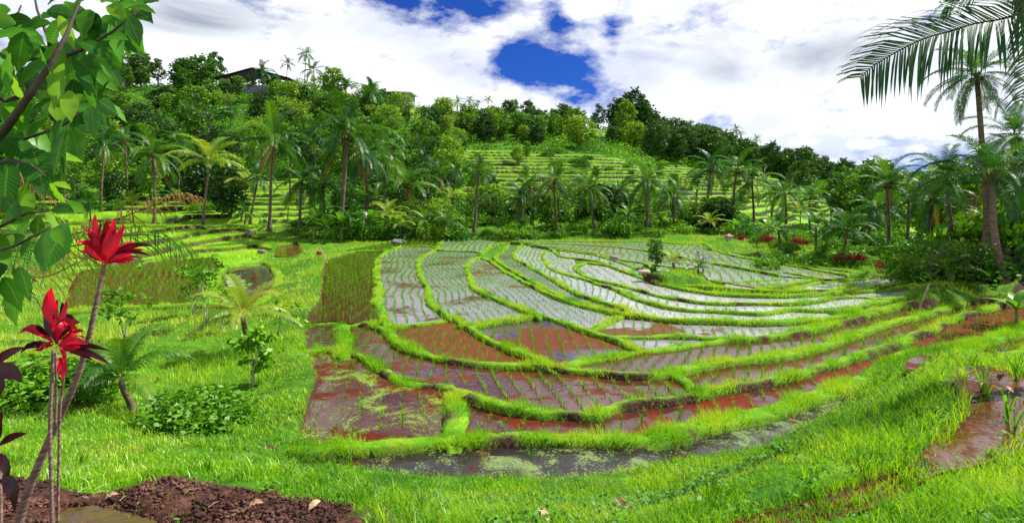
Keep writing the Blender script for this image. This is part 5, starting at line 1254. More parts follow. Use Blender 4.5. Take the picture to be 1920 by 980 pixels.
# ------------------------------------------------------------------ red cordylines
def cordyline(base, stems, leaves, label):
    X, Y = at(*base); z = gz(X, Y)
    root = empty('cordyline', (X, Y, z - .03)); tag(root, label, 'red leaved plant'); O = Vector((X, Y, z - .03))
    for pts, ra, rb in stems:
        q = [P3(*p) - O for p in pts]; cq = [Vector(tuple(p)) for p in catmull([tuple(p) for p in q], .022)]
        mb = MB(); n_ = len(cq); mb.tube(cq, [(ra * (1 - i / n_) + rb * i / n_) for i in range(n_)], 7, .07); mb.build('stem', M_STEM, root, True)
    for mt, nm, lv in (leaves):
        out = ([], [], [])
        for (ax, ay, mx_, my_, tx_, ty_, w, d, tone) in lv:
            a = P3(ax, ay, d) - O; m_ = P3(mx_, my_, d - r0.uniform(-.08, .14)) - O; t = P3(tx_, ty_, d - r0.uniform(-.10, .16)) - O
            pts = curve3(a, m_ * 1.0, t, 7)
            strip(out, pts, [q * w * .74 / F * d * .5 for q in (.18, .55, .9, 1.0, .85, .5, .03)], Vector((r0.normal(0, .25), -1, .5 + r0.normal(0, .2))).normalized(), tone, .30, .14)
        link(nm, out_mesh(nm, out, mt, True), root)
dC = 3.65
cordyline((35, dC), [([(32, 1000, dC), (50, 930, dC), (90, 830, dC), (140, 720, dC), (165, 640, dC), (180, 570, dC), (196, 492, dC)], .027, .012)],
    [(M_CORD, 'red_leaves', [(195,492,182,445,178,400,34,dC-.04,.85),(198,492,225,455,232,420,34,dC-.06,.95),(196,492,172,446,140,456,20,dC,.8),(194,492,166,462,146,474,14,dC-.03,.85),(200,490,225,462,252,452,22,dC,.75),(198,494,235,470,272,468,20,dC-.03,.7),(197,495,230,480,255,488,16,dC-.02,.85),(194,492,205,450,200,412,30,dC+.04,.35),(194,490,176,440,160,428,15,dC+.05,.6),(192,490,188,460,172,440,22,dC+.05,.7),(198,490,215,440,212,408,22,dC+.03,.75),(200,492,240,462,262,462,15,dC+.02,.8),(199,493,230,476,248,478,14,dC-.08,.85),(196,492,165,470,158,456,14,dC-.06,.9),(197,490,205,460,206,428,26,dC-.10,.6),(199,494,222,484,238,494,12,dC-.04,.7)]),
     (M_MAROON, 'dark_leaves', [(198,492,240,448,288,462,16,dC+.04,.6),(196,494,228,458,284,480,16,dC-.05,.95),(196,492,186,450,190,408,26,dC+.06,.3),(197,494,225,490,232,492,12,dC,.6),(195,493,170,478,158,462,14,dC,.5),(199,493,240,466,268,474,12,dC-.02,.4),(200,494,232,478,262,482,11,dC-.03,.3),(194,494,200,470,186,430,18,dC+.02,.2)])],
    'tall thin cordyline leaning right with the higher crimson rosette')
dE = 3.5
cordyline((95, dE), [([(98, 1000, dE), (96, 900, dE), (94, 800, dE), (97, 720, dE), (100, 655, dE)], .012, .009), ([(104, 800, dE + .03), (106, 730, dE + .03), (104, 660, dE + .02)], .008, .007), ([(108, 1000, dE + .05), (112, 790, dE + .05), (118, 720, dE + .05), (122, 668, dE)], .008, .007)],
    [(M_CORD, 'red_leaves', [(103,612,92,575,97,538,38,dE-.05,.95),(106,620,125,590,125,562,20,dE-.03,.9),(98,640,66,602,36,624,24,dE,.75),(106,640,112,600,150,604,36,dE,.40),(108,648,130,632,166,645,22,dE-.08,.85),(112,670,122,690,116,712,24,dE-.05,.8),(104,635,112,610,130,600,20,dE-.06,.8),(108,645,140,618,160,635,16,dE,.6),(100,640,82,650,74,648,16,dE-.06,.75),(104,600,96,590,86,592,10,dE,.7),(110,650,135,655,152,650,18,dE-.04,.8),(106,640,120,610,138,622,22,dE-.06,.7),(108,642,135,600,146,618,18,dE-.02,.55),(104,640,98,590,108,560,24,dE+.02,.8),(100,642,84,620,66,630,14,dE-.04,.85),(112,655,128,662,120,690,14,dE-.05,.9),(108,640,150,612,158,622,12,dE+.02,.65),(102,644,80,655,64,656,12,dE-.02,.6)]),
     (M_MAROON, 'dark_leaves', [(104,640,118,590,142,600,40,dE+.04,.9),(100,640,78,612,68,610,24,dE+.03,.2),(98,648,60,640,38,662,22,dE+.02,.4),(110,648,160,640,208,658,14,dE,.4),(112,650,165,652,208,684,16,dE+.02,.5),(106,645,108,600,128,590,26,dE+.06,.4),(104,640,88,600,84,588,22,dE+.05,.3),(108,645,126,590,116,566,24,dE+.05,.5),(110,650,150,660,176,676,12,dE+.02,.4)])],
    'bushy cordyline with the lower crimson rosette on three thin stems')
dB = 3.3
cordyline((-30, dB), [([(-40, 1000, dB), (-35, 850, dB), (-28, 740, dB), (-20, 680, dB)], .016, .011), ([(2, 1000, dB), (0, 900, dB), (-4, 820, dB)], .010, .008)],
    [(M_MAROON, 'dark_leaves', [(-20,690,10,660,48,650,24,dB,.5),(-20,700,20,680,42,716,40,dB-.03,.45),(-20,705,5,712,0,742,30,dB-.02,.4),(-20,690,-30,640,-10,600,30,dB,.4),(-20,700,-60,680,-90,720,30,dB,.4),(-2,830,6,790,4,768,24,dB,.3),(-2,835,20,815,52,812,20,dB,.5),(0,900,30,890,28,960,34,dB-.03,.3),(-2,830,-20,800,-40,830,24,dB,.4),(-2,850,12,860,16,905,22,dB,.35),(0,905,-20,930,-10,980,26,dB,.3)])],
    'dark maroon cordyline cut by the left edge of the view')

# ------------------------------------------------------------------ small palms and shrubs on the left meadow
palm(466, 590, 642, 108, 14.3, 'small bright coconut palm with arching fronds on the left meadow', young=0, rz=1.0, thick=.75)
palm(245, 706, 745, 135, 9.3, 'short leaning palm with dark fronds between the two dark shrubs', young=1, thick=.55)
NB = [bush_mesh(331 + i, leaf=.125, ncl=30, per=120, h=[.85, .95][i]) for i in range(2)]
bush(115, 118, 9.7, 'dark leafy shrub behind the crimson plants, left of the short leaning palm', mesh=NB[0], hs=.75)
bush(372, 100, 8.5, 'dark leafy shrub right of the short leaning palm', mesh=NB[1], hs=.72)
bush(30, 90, 9.2, 'dark leafy shrub at the left edge under the dark cordyline', mesh=NB[1], hs=.55)
def sapling(px, py, stems, lab, seed, top=60):
    d = (EYE - .02) * F / (py - HY); X, Y = at(px, d); z = gz(X, Y); d = Y
    root = empty('sapling', (X, Y, z)); tag(root, lab, 'sapling'); mb = MB(); r = np.random.default_rng(seed); cs = []
    for (dx, h) in stems:
        a = Vector((0, 0, 0)); b = Vector((dx * d / F, .1 * r.normal(), h * d / F)); m_ = a.lerp(b, .5) + Vector((.05 * r.normal(), 0, 0)); mb.tube(curve3(a, m_, b, 5), [.022, .02, .016, .012, .008], 5)
        for k in range(5): cs.append(b + Vector(r.normal(0, .35, 3)) * (top / 60) + Vector((0, 0, .05)))
    mb.build('trunk', M_WHITEBARK, root, True)
    V, Q, A = leafcloud(r, cs, [.30 * top / 60] * len(cs), 26, .16, .6)
    link('crown', mesh_np('crown', V, Q, M_BUSH, dict(rnd=np.clip(A + .35, 0, 1))), root)
sapling(386, 612, [(-10, 95), (8, 70)], 'thin sapling with pale stems standing in the meadow left of the small bright palm', 1)
sapling(362, 585, [(-4, 60), (24, 66)], 'forked pale sapling behind the meadow at the rice rows', 2, 45)
sapling(412, 620, [(22, 72)], 'single leaning pale stem close to the small bright palm', 3, 40)
sapling(520, 640, [(12, 52)], 'pale leaning stem right of the small bright palm', 4, 34)
sapling(235, 640, [(12, 60), (-10, 80)], 'sparse sapling left of the forked pale sapling', 5, 50)
sapling(470, 730, [(-4, 70), (6, 50), (12, 80)], 'wispy shrub with thin stems on the bank left of the nearest paddies', 6, 22)

# ------------------------------------------------------------------ right side: near palm, two tall palms, thicket
bx, by = 6.9, 6.4; bz = gz(bx, by)
root = empty('coconut_palm', (bx, by, bz)); tag(root, 'nearest coconut palm whose long frond sweeps in from the upper right corner', 'palm tree'); O0 = Vector((bx, by, bz))
mb = MB(); q = [rel(Vector((bx, by, bz - .1))), rel(Vector((bx - .16, by, bz + 1.1))), rel(P3(2010, 240, 6.3)), rel(P3(1960, 110, 6.2)), rel(P3(1925, 30, 6.1)), rel(P3(1903, -20, 6.0)), rel(P3(1890, -60, 6.0))]
cq = [Vector(tuple(p)) for p in catmull([tuple(p) for p in q], .11)]
mb.tube(cq, [(.15 - .10 * min(1, i / len(cq) * 1.1)) for i in range(len(cq))], 8, .06); mb.build('trunk', M_STEM, root, True)
for pts, ll, nl, dr, gp, both, wl in [
    ([(1965, 12, 6.2), (1909, 27, 6.2), (1870, 38, 6.2), (1824, 46, 6.2), (1778, 60, 6.2), (1732, 73, 6.2), (1686, 95, 6.2), (1640, 122, 6.2), (1612, 146, 6.2)], .80, 66, .42, .02, (1, 1), .032),
    ([(1890, -60, 6.0), (1850, -40, 6.3), (1810, -22, 6.6), (1775, 8, 6.8)], .5, 40, .5, .05, (1, 1), .028),
    ([(1890, -60, 6.0), (1930, -10, 5.9), (1945, 60, 5.9), (1925, 150, 5.9), (1915, 190, 5.9)], .5, 36, .7, .05, (1, 1), .028),
    ([(1890, -60, 6.0), (1960, -90, 6.2), (2050, -70, 6.3), (2150, 0, 6.4)], .6, 40, .7, .05, (1, 1), .03),
    ([(1890, -60, 6.0), (1880, -150, 6.3), (1820, -210, 6.6), (1740, -200, 6.8)], .6, 40, .6, .05, (1, 1), .03)]:
    out = ([], [], []); frond_along(out, [rel(P3(*p)) for p in pts], ll, nl, wl, dr, r0, both, gp, tone0=.40, up_=.12, roll=1.0)
    link('frond', out_mesh('frond', out, M_PALM_DK), root)
def tall_palm(base_px, dB_, tr, label, crown_px, Rpx, kind, mat, rad=(.16, .09), lowz=None, more=None):
    X, Y = at(base_px, dB_); z = gz(X, Y)
    root = empty('coconut_palm', (X, Y, z - .05)); tag(root, label, 'palm tree'); O = Vector((X, Y, z - .05))
    q = [Vector((0, 0, 0))] + [P3(*p) - O for p in tr] + [P3(crown_px[0], crown_px[1], tr[-1][2]) - O]
    cq = [Vector(tuple(p)) for p in catmull([tuple(p) for p in q], .14)]; n_ = len(cq)
    mb = MB(); mb.tube(cq, [rad[0] * (1 + .5 * math.exp(-i * .25)) * (1 - i / n_) + rad[1] * i / n_ for i in range(n_)], 8, .06); mb.build('trunk', mat, root, True)
    s = Rpx / F * tr[-1][2]
    for nm, me in (('crown', DCROWN[kind][0]), ('dry_fronds', CROWN[kind][1]), ('coconuts', NUTS[0])):
        o = link(nm, me, root); o.location = cq[-1]; o.scale = (s,) * 3; o.rotation_euler = (0, 0, .6)
tall_palm(1846, 24.5, [(1850, 380, 24.5), (1842, 280, 24.5), (1836, 200, 24.4)], 'tallest coconut palm at the right with dark hanging nuts and ragged drooping fronds', (1831, 140), 104, 2, M_PALMBARK, (.14, .09))
tall_palm(1888, 22, [(1876, 500, 22), (1864, 430, 22), (1861, 370, 22)], 'coconut palm with reddish ringed trunk curving out of the bank at the right', (1860, 330), 128, 4, M_STEM, (.135, .10))
tall_palm(1910, 26, [(1905, 380, 26), (1900, 300, 26)], 'coconut palm behind the reddish trunk at the right edge', (1903, 255), 95, 1, M_PALMBARK, (.12, .08))
tall_palm(1780, 27, [(1782, 430, 27), (1778, 380, 27)], 'shorter coconut palm left of the tallest one with feathery fronds', (1776, 330), 88, 3, M_PALMBARK, (.12, .08))
tall_palm(1950, 24, [(1952, 430, 24), (1945, 360, 24)], 'coconut palm mostly outside the right edge', (1940, 320), 120, 0, M_PALMBARK, (.12, .08))
M_PALM_D = M_PALM
for i, (px, rp, d, hs) in enumerate([(1720, 45, 20.5, 1.0), (1765, 50, 21, 1.0), (1800, 60, 21, 1.1), (1830, 62, 20, .9), (1822, 50, 20.5, 1.0), (1868, 70, 24, 1.1), (1905, 70, 22.5, 1.1), (1950, 80, 20, 1.1), (1700, 40, 24, 1.2), (1750, 60, 24, 1.5), (1790, 70, 25, 1.6), (1840, 80, 24, 1.7), (1890, 90, 24, 1.7), (1930, 90, 23, 1.6), (1690, 36, 27, 1.1), (1820, 30, 18.6, .5)]):
    bush(px, rp, d + 2.8, 'leafy bush in the dark thicket under the right palms', 'bushes of the right thicket', hs)
tree(1745, 0, 95, 21.6, 'airy', 'little leaning tree at the left front of the right thicket', wide=.9)
tree(1812, 0, 92, 22.2, 'airy', 'little crooked tree before the dark twigs of the right thicket', wide=1.0)
tree(1712, 0, 62, 23, 'airy', 'sapling like tree left of the little leaning tree', wide=.9)
palm(1782, 505, 540, 62, 21.8, 'slender young palm between the two little trees at the right', young=1, thick=.6)
# tangle of dead branches in the thicket
X, Y = at(1835, 22.8); z = gz(X, Y); root = empty('brushwood', (X, Y, z)); tag(root, 'tangle of bare brown branches in the thicket under the right palms', 'brushwood'); mb = MB()
for i in range(46):
    a = Vector((r0.normal(0, 1.1), r0.normal(0, .4), r0.uniform(.2, 1.6))); dv = Vector((r0.normal(0, 1), r0.normal(0, .3), r0.normal(0, .45))).normalized() * r0.uniform(.6, 1.6)
    mb.tube([a, a + dv * .5 + Vector((0, 0, .1)), a + dv], [.022, .016, .006], 4)
mb.build('branches', M_BRANCH, root)

# ------------------------------------------------------------------ banana plants
M_BANANA = leaf_mat('banana_leaf', [(0, (.03, .13, .008)), (.5, (.08, .26, .01)), (1, (.2, .40, .02))], .4, .07, .35, .2)
def banana_mesh(seed):
    r = np.random.default_rng(seed); out = ([], [], [])
    for i in range(9):
        az = i * 2.4 + r.normal(0, .2); el = 1.35 - i * .12
        h = Vector((math.cos(az), math.sin(az), 0)); a = Vector((0, 0, .55))
        mid = a + h * .30 * math.cos(el) + Vector((0, 0, .42 * math.sin(el))); tip = a + h * .75 * (math.cos(el) + .25) + Vector((0, 0, .45 * math.sin(el) - .18 * i / 9))
        strip(out, curve3(a, mid, tip, 7), [.02, .06, .085, .09, .08, .05, .01], Vector((-h.x * .3, -h.y * .3, 1)), float(np.clip(r.normal(.5, .2), 0, 1)), .2, .15)
    mb = MB(); mb.tube([(0, 0, -.05), (.01, 0, .3), (0, 0, .6)], [.045, .035, .02], 7)
    return mb.mesh('stem', M_STEMG, True), out_mesh('leaves', out, M_BANANA)
M_STEMG = solid_mat('green_stem', [(.3, (.06, .10, .02)), (.6, (.16, .20, .05))], 6, .6, .2)
BAN = [banana_mesh(i) for i in range(3)]
for px, d, h in [(690, 46.5, 62), (735, 46.5, 55), (640, 45.5, 60), (780, 47, 46), (1000, 50, 44), (1178, 52, 52), (1240, 50, 42), (1380, 46, 40), (1440, 42, 46), (1545, 35, 52), (1715, 24.5, 75), (610, 46, 50), (1905, 17, 80)]:
    X, Y = at(px, d); root = empty('banana_plant', (X, Y, gz(X, Y) - .05), r0.random() * 6.28, h / F * d); tag(root, 'banana plant with broad paddle leaves at the rim of the paddies', 'banana plant', 'banana plants along the rim of the paddies')
    a, b = BAN[int(r0.integers(3))]; link('stem', a, root); link('leaves', b, root)

# ------------------------------------------------------------------ the little island among the paddies
tree(1229, 0, 62, 27.5, 'tall', 'slender leafy shrub on the small grass island among the paddies', wide=1.2)
palm(1262, 492, 517, 40, 27.2, 'small yellowish palm on the small grass island among the paddies', young=0, thick=.8)
palm(1308, 505, 527, 28, 25.5, 'tiny palm at the front of the small grass island', young=1, thick=.6)
X, Y = at(1318, 26); z = gz(X, Y); root = empty('bare_tree', (X, Y, z - .03)); tag(root, 'leafless grey frangipani with forked knobby branches on the grass island', 'bare tree'); mb = MB()
def fork(mb, a, d, l, r_, n, rr):
    b = a + d * l; mb.tube([a, a.lerp(b, .5) + Vector(rr.normal(0, .02, 3)), b], [r_, r_ * .85, r_ * .7], 5)
    if n == 0: return
    for s in range(3 if n > 1 else 2):
        nd = (d + Vector(rr.normal(0, .55, 3)) + Vector((0, 0, .12))).normalized(); fork(mb, b, nd, l * rr.uniform(.6, .8), r_ * .66, n - 1, rr)
rr = np.random.default_rng(3); fork(mb, Vector((0, 0, 0)), Vector((-.15, 0, 1)).normalized(), .5, .06, 4, rr); mb.build('branches', M_WHITEBARK, root, True)
def rock(px, py, rx, hz, label, z=None, colr=None, group=None):
    d = (EYE - (z if z is not None else .7)) * F / (py - HY); X, Y = at(px, d); zg = gz(X, Y) if z is None else z
    bm = bmesh.new(); bmesh.ops.create_icosphere(bm, subdivisions=3, radius=1)
    for v in bm.verts:
        c = v.co; k_ = 1 + .35 * (float(vnoise(c.x * 1.6 + px, c.y * 1.6 + c.z * 1.3, 5)) - .5) + .16 * (float(vnoise(c.x * 4 + px, c.y * 4 + c.z * 3, 6)) - .5); v.co = c * k_
        if v.co.z > .6: v.co.z = .6 + (v.co.z - .6) * .4
    me = bpy.data.meshes.new('rock'); bm.to_mesh(me); bm.free(); me.materials.append(colr or M_ROCK)
    o = link('rock', me); w_ = rx / F * d; o.location = (X, Y, zg + w_ * hz * .15); o.scale = (w_, w_ * .75, w_ * hz); o.rotation_euler = (0, 0, r0.random() * 3)
    return tag(o, label, 'rock', group)
M_ROCK = solid_mat('grey_rock', [(.3, (.07, .06, .065)), (.55, (.20, .18, .18)), (.75, (.36, .33, .33))], 3, .85, .5)
M_PINK = solid_mat('pinkish_stone', [(.3, (.20, .14, .10)), (.6, (.42, .31, .23))], 3, .85, .4)
rock(745, 454, 13, .5, 'grey purple boulder at the back edge of the leftmost paddies', .42)
rock(1151, 483, 10, .5, 'dark stone on a bund in the middle of the far paddies', .68)
rock(1128, 476, 5, .5, 'small pale stone beside the dark stone on the far bund', .68, M_PINK)
rock(1208, 510, 14, .35, 'flat pinkish stone at the left tip of the grass island', .72, M_PINK)
for px, py, rx, lab in [(470, 440, 12, 'largest dark rock on the left terraces'), (462, 427, 12, 'long grey rock on the terrace edge left of the palm trunk'), (536, 437, 9, 'dark upright rock in the row of three at the terrace end'), (551, 432, 10, 'flat grey rock in the row of three at the terrace end'), (562, 440, 9, 'pale rock in the row of three at the terrace end'), (356, 428, 5, 'pale whitish rock on the left terraces'), (420, 436, 5, 'small pinkish rock on the left terraces'), (490, 472, 8, 'grey flat stones beside the small left pond')]:
    rock(px, py, rx, .6, lab, None if py > 600 else .35, M_PINK if 'pink' in lab else M_ROCK)
# small shrine with pale pyramid roof, and the red and white hut behind
def hut(px, py, w_px, label, d, roofm, wallm, hw=.5, hr=.45, dz=0.0):
    X, Y = at(px, d); z = gz(X, Y) + dz; s = w_px / F * d
    root = empty('shelter', (X, Y, z), .35); tag(root, label, 'shelter')
    mb = MB()
    for a in (-1, 1):
        for b in (-1, 1): mb.box((a * s * .36, b * s * .36, s * hw * .5), (s * .07, s * .07, s * hw))
    mb.box((0, .36 * s, s * hw * .5), (s * .66, s * .03, s * hw * .9)); mb.box((.36 * s, 0, s * hw * .4), (s * .03, s * .66, s * hw * .7)); mb.build('wall', wallm, root)
    mb = MB(); h0 = s * hw; a = s * .55; t = s * .04
    vs = [(-a, -a, h0), (a, -a, h0), (a, a, h0), (-a, a, h0), (0, 0, h0 + s * hr), (-a, -a, h0 - t), (a, -a, h0 - t), (a, a, h0 - t), (-a, a, h0 - t)]
    mb.add(vs, [(0, 1, 4), (1, 2, 4), (2, 3, 4), (3, 0, 4), (0, 5, 6, 1), (1, 6, 7, 2), (2, 7, 8, 3), (3, 8, 5, 0), (8, 7, 6, 5)]); mb.build('roof', roofm, root)
M_PALE = solid_mat('weathered_white', [(.3, (.45, .46, .48)), (.6, (.74, .75, .76))], 3, .7, .2)
M_REDROOF = solid_mat('red_roof', [(.3, (.30, .05, .04)), (.6, (.5, .12, .09))], 4, .7, .2)
M_GREYWALL = solid_mat('grey_wall', [(.3, (.14, .14, .17)), (.6, (.26, .26, .30))], 1, .85, .2)
M_DARKROOF = solid_mat('dark_roof', [(.3, (.012, .011, .013)), (.6, (.035, .03, .032))], .8, .7, .2)
hut(1244, 516, 16, 'tiny shelter with a pale pyramid roof on the grass island', 26.6, M_PALE, M_BRANCH, .3, .4)
hut(1366, 442, 13, 'small hut with red and white roof among the bushes behind the paddies', 44, M_REDROOF, M_PALE, .7, .35)
# hilltop shed and house
def shed(px, d, w_, dep, hw, hr, label, name, roofm, wallm, rz=0.0, dz=0.0, gable=True):
    X, Y = at(px, d); z = gz(X, Y) + dz
    root = empty(name, (X, Y, z), rz); tag(root, label, 'building')
    mb = MB(); t = .25
    for a in (-1, 1): mb.box((a * (w_ / 2 - t), 0, hw / 2 - 1), (t * 2, dep, hw + 2))
    mb.box((0, dep / 2 - t, hw / 2 - 1), (w_ - .6, t * 2, hw + 2)); mb.box((0, -dep / 2 + t, hw * .18 - 1), (w_ - 1.1, t * 2, hw * .36 + 2))
    for i in range(5): mb.box((-w_ / 2 + .8 + (w_ - 1.6) * i / 4, -dep / 2 + .5, hw / 2), (.35, .35, hw - .05))
    mb.build('wall', wallm, root)
    mb = MB(); a = w_ / 2 + 1.2; b = dep / 2 + 1.2; th = .3
    top = (0, hw + hr) if gable else (0, hw + .05)
    for s in (-1, 1):
        v = [(s * a, -b, hw), (s * a, b, hw), (0, b, hw + hr), (0, -b, hw + hr)]; v2 = [(x, y, q + th) for x, y, q in v]
        mb.add(v + v2, [(0, 1, 2, 3), (4, 7, 6, 5), (0, 3, 7, 4), (1, 5, 6, 2), (0, 4, 5, 1), (2, 6, 7, 3)])
    mb.build('roof', roofm, root)
    mb = MB(); mb.add([(-a * .95, -b + .9, hw + .02), (a * .95, -b + .9, hw + .02), (0, -b + .9, hw + hr - .1), (-a * .95, -b + 1.1, hw + .02), (a * .95, -b + 1.1, hw + .02), (0, -b + 1.1, hw + hr - .1)], [(0, 1, 2), (5, 4, 3), (0, 3, 4, 1)]); mb.build('gable', M_DARKROOF, root)
shed(488, 210, 24, 12, 3.2, 3.6, 'large dark open shed with a wide gable roof on the hilltop', 'shed', M_DARKROOF, M_GREYWALL, 0, .2)
shed(745, 208, 11, 7, 3.0, .5, 'low grey house with flat pale roof on the crest right of the palms', 'house', M_PALE, M_GREYWALL, -.1, .8)
# bare pale trees and red shrubs
for i, (px, d, h, lab) in enumerate([(1358, 170, 24, 'short bare white tree on the right ridge slope'), (1432, 160, 46, 'tall bare white trunk leaning on the right ridge slope'), (1490, 150, 42, 'tall bare white trunk further right on the ridge slope'), (1126, 150, 40, 'bare pale trunk in front of the wood above the terraced slope'), (808, 110, 34, 'small bare greyish tree at the upper edge of the hillside clearing'), (1028, 78, 60, 'bare pale tree standing before the terraced slope')]):
    X, Y = at(px, d); root = empty('bare_tree', (X, Y, gz(X, Y) - .1)); tag(root, lab, 'bare tree'); mb = MB(); rr = np.random.default_rng(70 + i); H_ = h / F * d
    fork(mb, Vector((0, 0, 0)), Vector((rr.normal(0, .15), 0, 1)).normalized(), H_ * .42, H_ * .022, 3, rr); mb.build('branches', M_WHITEBARK, root)
RB = bush_mesh(351, leaf=.22, ncl=14, per=40, h=1.0, mat=M_REDBUSH)
for i, (px, d, rp) in enumerate([(1432, 36, 12), (1446, 36, 9), (1492, 33, 11), (1508, 33, 9), (1590, 28, 10), (1612, 28, 12), (1572, 28, 8), (1650, 25, 8), (1390, 40, 8)]):
    bush(px, rp, d, 'red leaved shrub along the right rear of the paddies', 'red shrubs along the right rear', 1.5, 'red_shrub', RB, .25)
bush(598, 6, 33, 'small red shrub at the rear left corner of the paddies', None, 1.6, 'red_shrub', RB, .1)
bush(478, 6, 27, 'small red shrub beside the left pond', None, 1.4, 'red_shrub', RB, .1)
# far flooded terraces with the white sky reflection painted into their water colour
def on_ground(px, py, d0=30.0, d1=400.0):
    "first spot of the ground met along a sight line"
    d = np.arange(d0, d1, .5); X = (px - 960) / F * d; zr = EYE - (py - HY) / F * d
    h = np.nonzero(ground0(X, d)[0] >= zr)[0]; i_ = h[0] if len(h) else len(d) - 1
    return X[i_], d[i_], float(zr[i_])
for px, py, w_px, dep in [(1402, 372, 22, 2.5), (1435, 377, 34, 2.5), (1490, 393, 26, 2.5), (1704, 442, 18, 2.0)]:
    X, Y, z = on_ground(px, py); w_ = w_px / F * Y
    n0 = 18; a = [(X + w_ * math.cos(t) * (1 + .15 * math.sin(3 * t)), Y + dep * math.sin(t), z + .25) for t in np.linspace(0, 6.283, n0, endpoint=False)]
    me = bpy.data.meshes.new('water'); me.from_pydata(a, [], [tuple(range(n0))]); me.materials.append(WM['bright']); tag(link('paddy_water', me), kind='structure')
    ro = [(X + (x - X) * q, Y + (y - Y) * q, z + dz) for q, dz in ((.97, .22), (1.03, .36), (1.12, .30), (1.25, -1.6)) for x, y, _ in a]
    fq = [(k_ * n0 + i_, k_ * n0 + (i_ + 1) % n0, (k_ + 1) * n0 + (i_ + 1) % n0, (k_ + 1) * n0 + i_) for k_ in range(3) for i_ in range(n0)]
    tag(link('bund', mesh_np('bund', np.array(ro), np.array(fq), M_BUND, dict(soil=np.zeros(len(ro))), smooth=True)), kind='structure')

# ------------------------------------------------------------------ litter in the foreground
def dry_leaf(px, py, z, ln, lab, rz, tilt=.3, cat='dead leaf', group=None):
    X, Y, _ = up(px, py, z); zz = gz(X, Y)
    out = ([], [], []); pts = curve3(Vector((-ln / 2, 0, 0)), Vector((0, .02, ln * .25)), Vector((ln / 2, 0, .01)), 11)
    strip(out, pts, [w * ln * .24 for w in ELL], Vector((0, .2, 1)), .6, .5, .25)
    o = link('dead_leaf', out_mesh('dead_leaf', out, M_DEAD)); o.location = (X, Y, zz + .05); o.rotation_euler = (tilt, -.25, rz); tag(o, lab, cat, group)
dry_leaf(1160, 925, 1.3, .26, 'large curled pinkish dead leaf lying in the front grass', .9, .6)
dry_leaf(1172, 940, 1.35, .20, 'torn dead leaf under the large curled one', 1.9, .9)
dry_leaf(1018, 965, 1.7, .13, 'narrow brown dead leaf standing in the front grass', 2.2, .3)
dry_leaf(210, 908, 1.68, .10, 'pale dead leaf on the dug earth at the lower left', .3, .5)
dry_leaf(480, 943, 1.66, .12, 'pinkish dead leaf on the dug earth right of the rice puddle', .1, .4)
dry_leaf(590, 940, 1.66, .10, 'upright tan dead leaf at the edge of the dug earth', .9, .8)
dry_leaf(935, 785, .15, .10, 'pale dead leaf floating on the red paddy', .5, .1)
dry_leaf(1880, 735, 1.98, .12, 'orange dead leaf floating in the red water at the right', .4, .1)
dry_leaf(1895, 760, 1.98, .09, 'smaller dead leaf in the red water at the right', 1.4, .1)
dry_leaf(900, 742, .2, .12, 'dead leaf lying on the bare bund of the long red paddy', .2, .2)
def straw(px, py, z, n_, s, lab):
    X, Y, _ = up(px, py, z); zz = gz(X, Y); mb = MB()
    for i in range(n_):
        a = Vector((r0.normal(0, s), r0.normal(0, s * .5), abs(r0.normal(0, s * .25)) + .02)); dv = Vector((r0.normal(0, 1), r0.normal(0, .6), r0.normal(0, .3))).normalized() * r0.uniform(.08, .2) * (.55 if Y < 5 else 1)
        mb.tube([a, a + dv * .5 + Vector((0, 0, .01)), a + dv], .0016 if Y < 5 else .003, 3)
    o = mb.build('straw_heap', M_STRAW); o.location = (X, Y, zz); return tag(o, lab, 'straw')
M_STRAW = solid_mat('straw', [(.3, (.25, .17, .08)), (.6, (.50, .40, .22))], 9, .8, 0)
straw(1618, 708, .2, 60, .18, 'pale heap of straw on the wide bund at the right')
straw(1800, 735, 2.0, 34, .10, 'dry straw on the rim of the red water at the right')
straw(1580, 835, 1.15, 40, .12, 'brown rotten straw on the right bank')
straw(900, 748, .2, 26, .12, 'scrap of straw on the bare bund behind the red paddy')
straw(230, 905, 1.68, 22, .25, 'dry stalks scattered on the dug earth at the lower left')['kind'] = 'stuff'
mb = MB()
X, Y, _ = up(1700, 540, .8)
for px, d, lab, ax in [(1722, 19, 'broken bamboo pole leaning before the right thicket', .5), (614, 31, 'pale stick leaning at the rear left corner of the paddies', -.5)]:
    X, Y = at(px, d); o = MB(); o.tube([(0, 0, -.1), (ax * .5, .1, .35), (ax, .2, .75)], .028, 6); q = o.build('pole', M_STRAW); q.location = (X, Y, gz(X, Y)); tag(q, lab, 'pole')
# clods of earth on the dug strip: far too many to count
r = np.random.default_rng(8); n_ = 34000
Y = r.uniform(3.1, 4.75, n_); X = r.uniform(-4.4, -1.2, n_); k = (soilmask(X, Y) > .55)
for kk in ('PL',): k &= ~inside(PW[kk], X, Y)
X = X[k]; Y = Y[k]; zc = ground0(X, Y)[0]; n_ = len(X); s = .0022 + .016 * r.random(n_) ** 7
ico = bmesh.new(); bmesh.ops.create_icosphere(ico, subdivisions=1, radius=1); iv = np.array([tuple(v.co) for v in ico.verts]); fi = np.array([[v.index for v in f.verts] for f in ico.faces]); ico.free()
V = (iv[None] * (1 + 1.1 * (r.random((n_, len(iv), 1)) - .5)) * s[:, None, None] * (.55 + .9 * r.random((n_, 1, 3))) * np.array([1.2, 1.1, .7]) + np.c_[X, Y, zc + s * .3 + .02][:, None]).reshape(-1, 3)
fs = (fi[None] + (np.arange(n_) * len(iv))[:, None, None]).reshape(-1, 3)
M_CLOD = solid_mat('earth_clods', [(.3, (.022, .009, .007)), (.5, (.06, .024, .017)), (.65, (.14, .065, .045)), (.8, (.28, .17, .12))], 2.5, .95, .3)
tag(link('soil_clods', mesh_np('soil_clods', V, fs, M_CLOD)), 'dark brown crumbs of dug earth along the lower left edge', 'soil', kind='stuff')
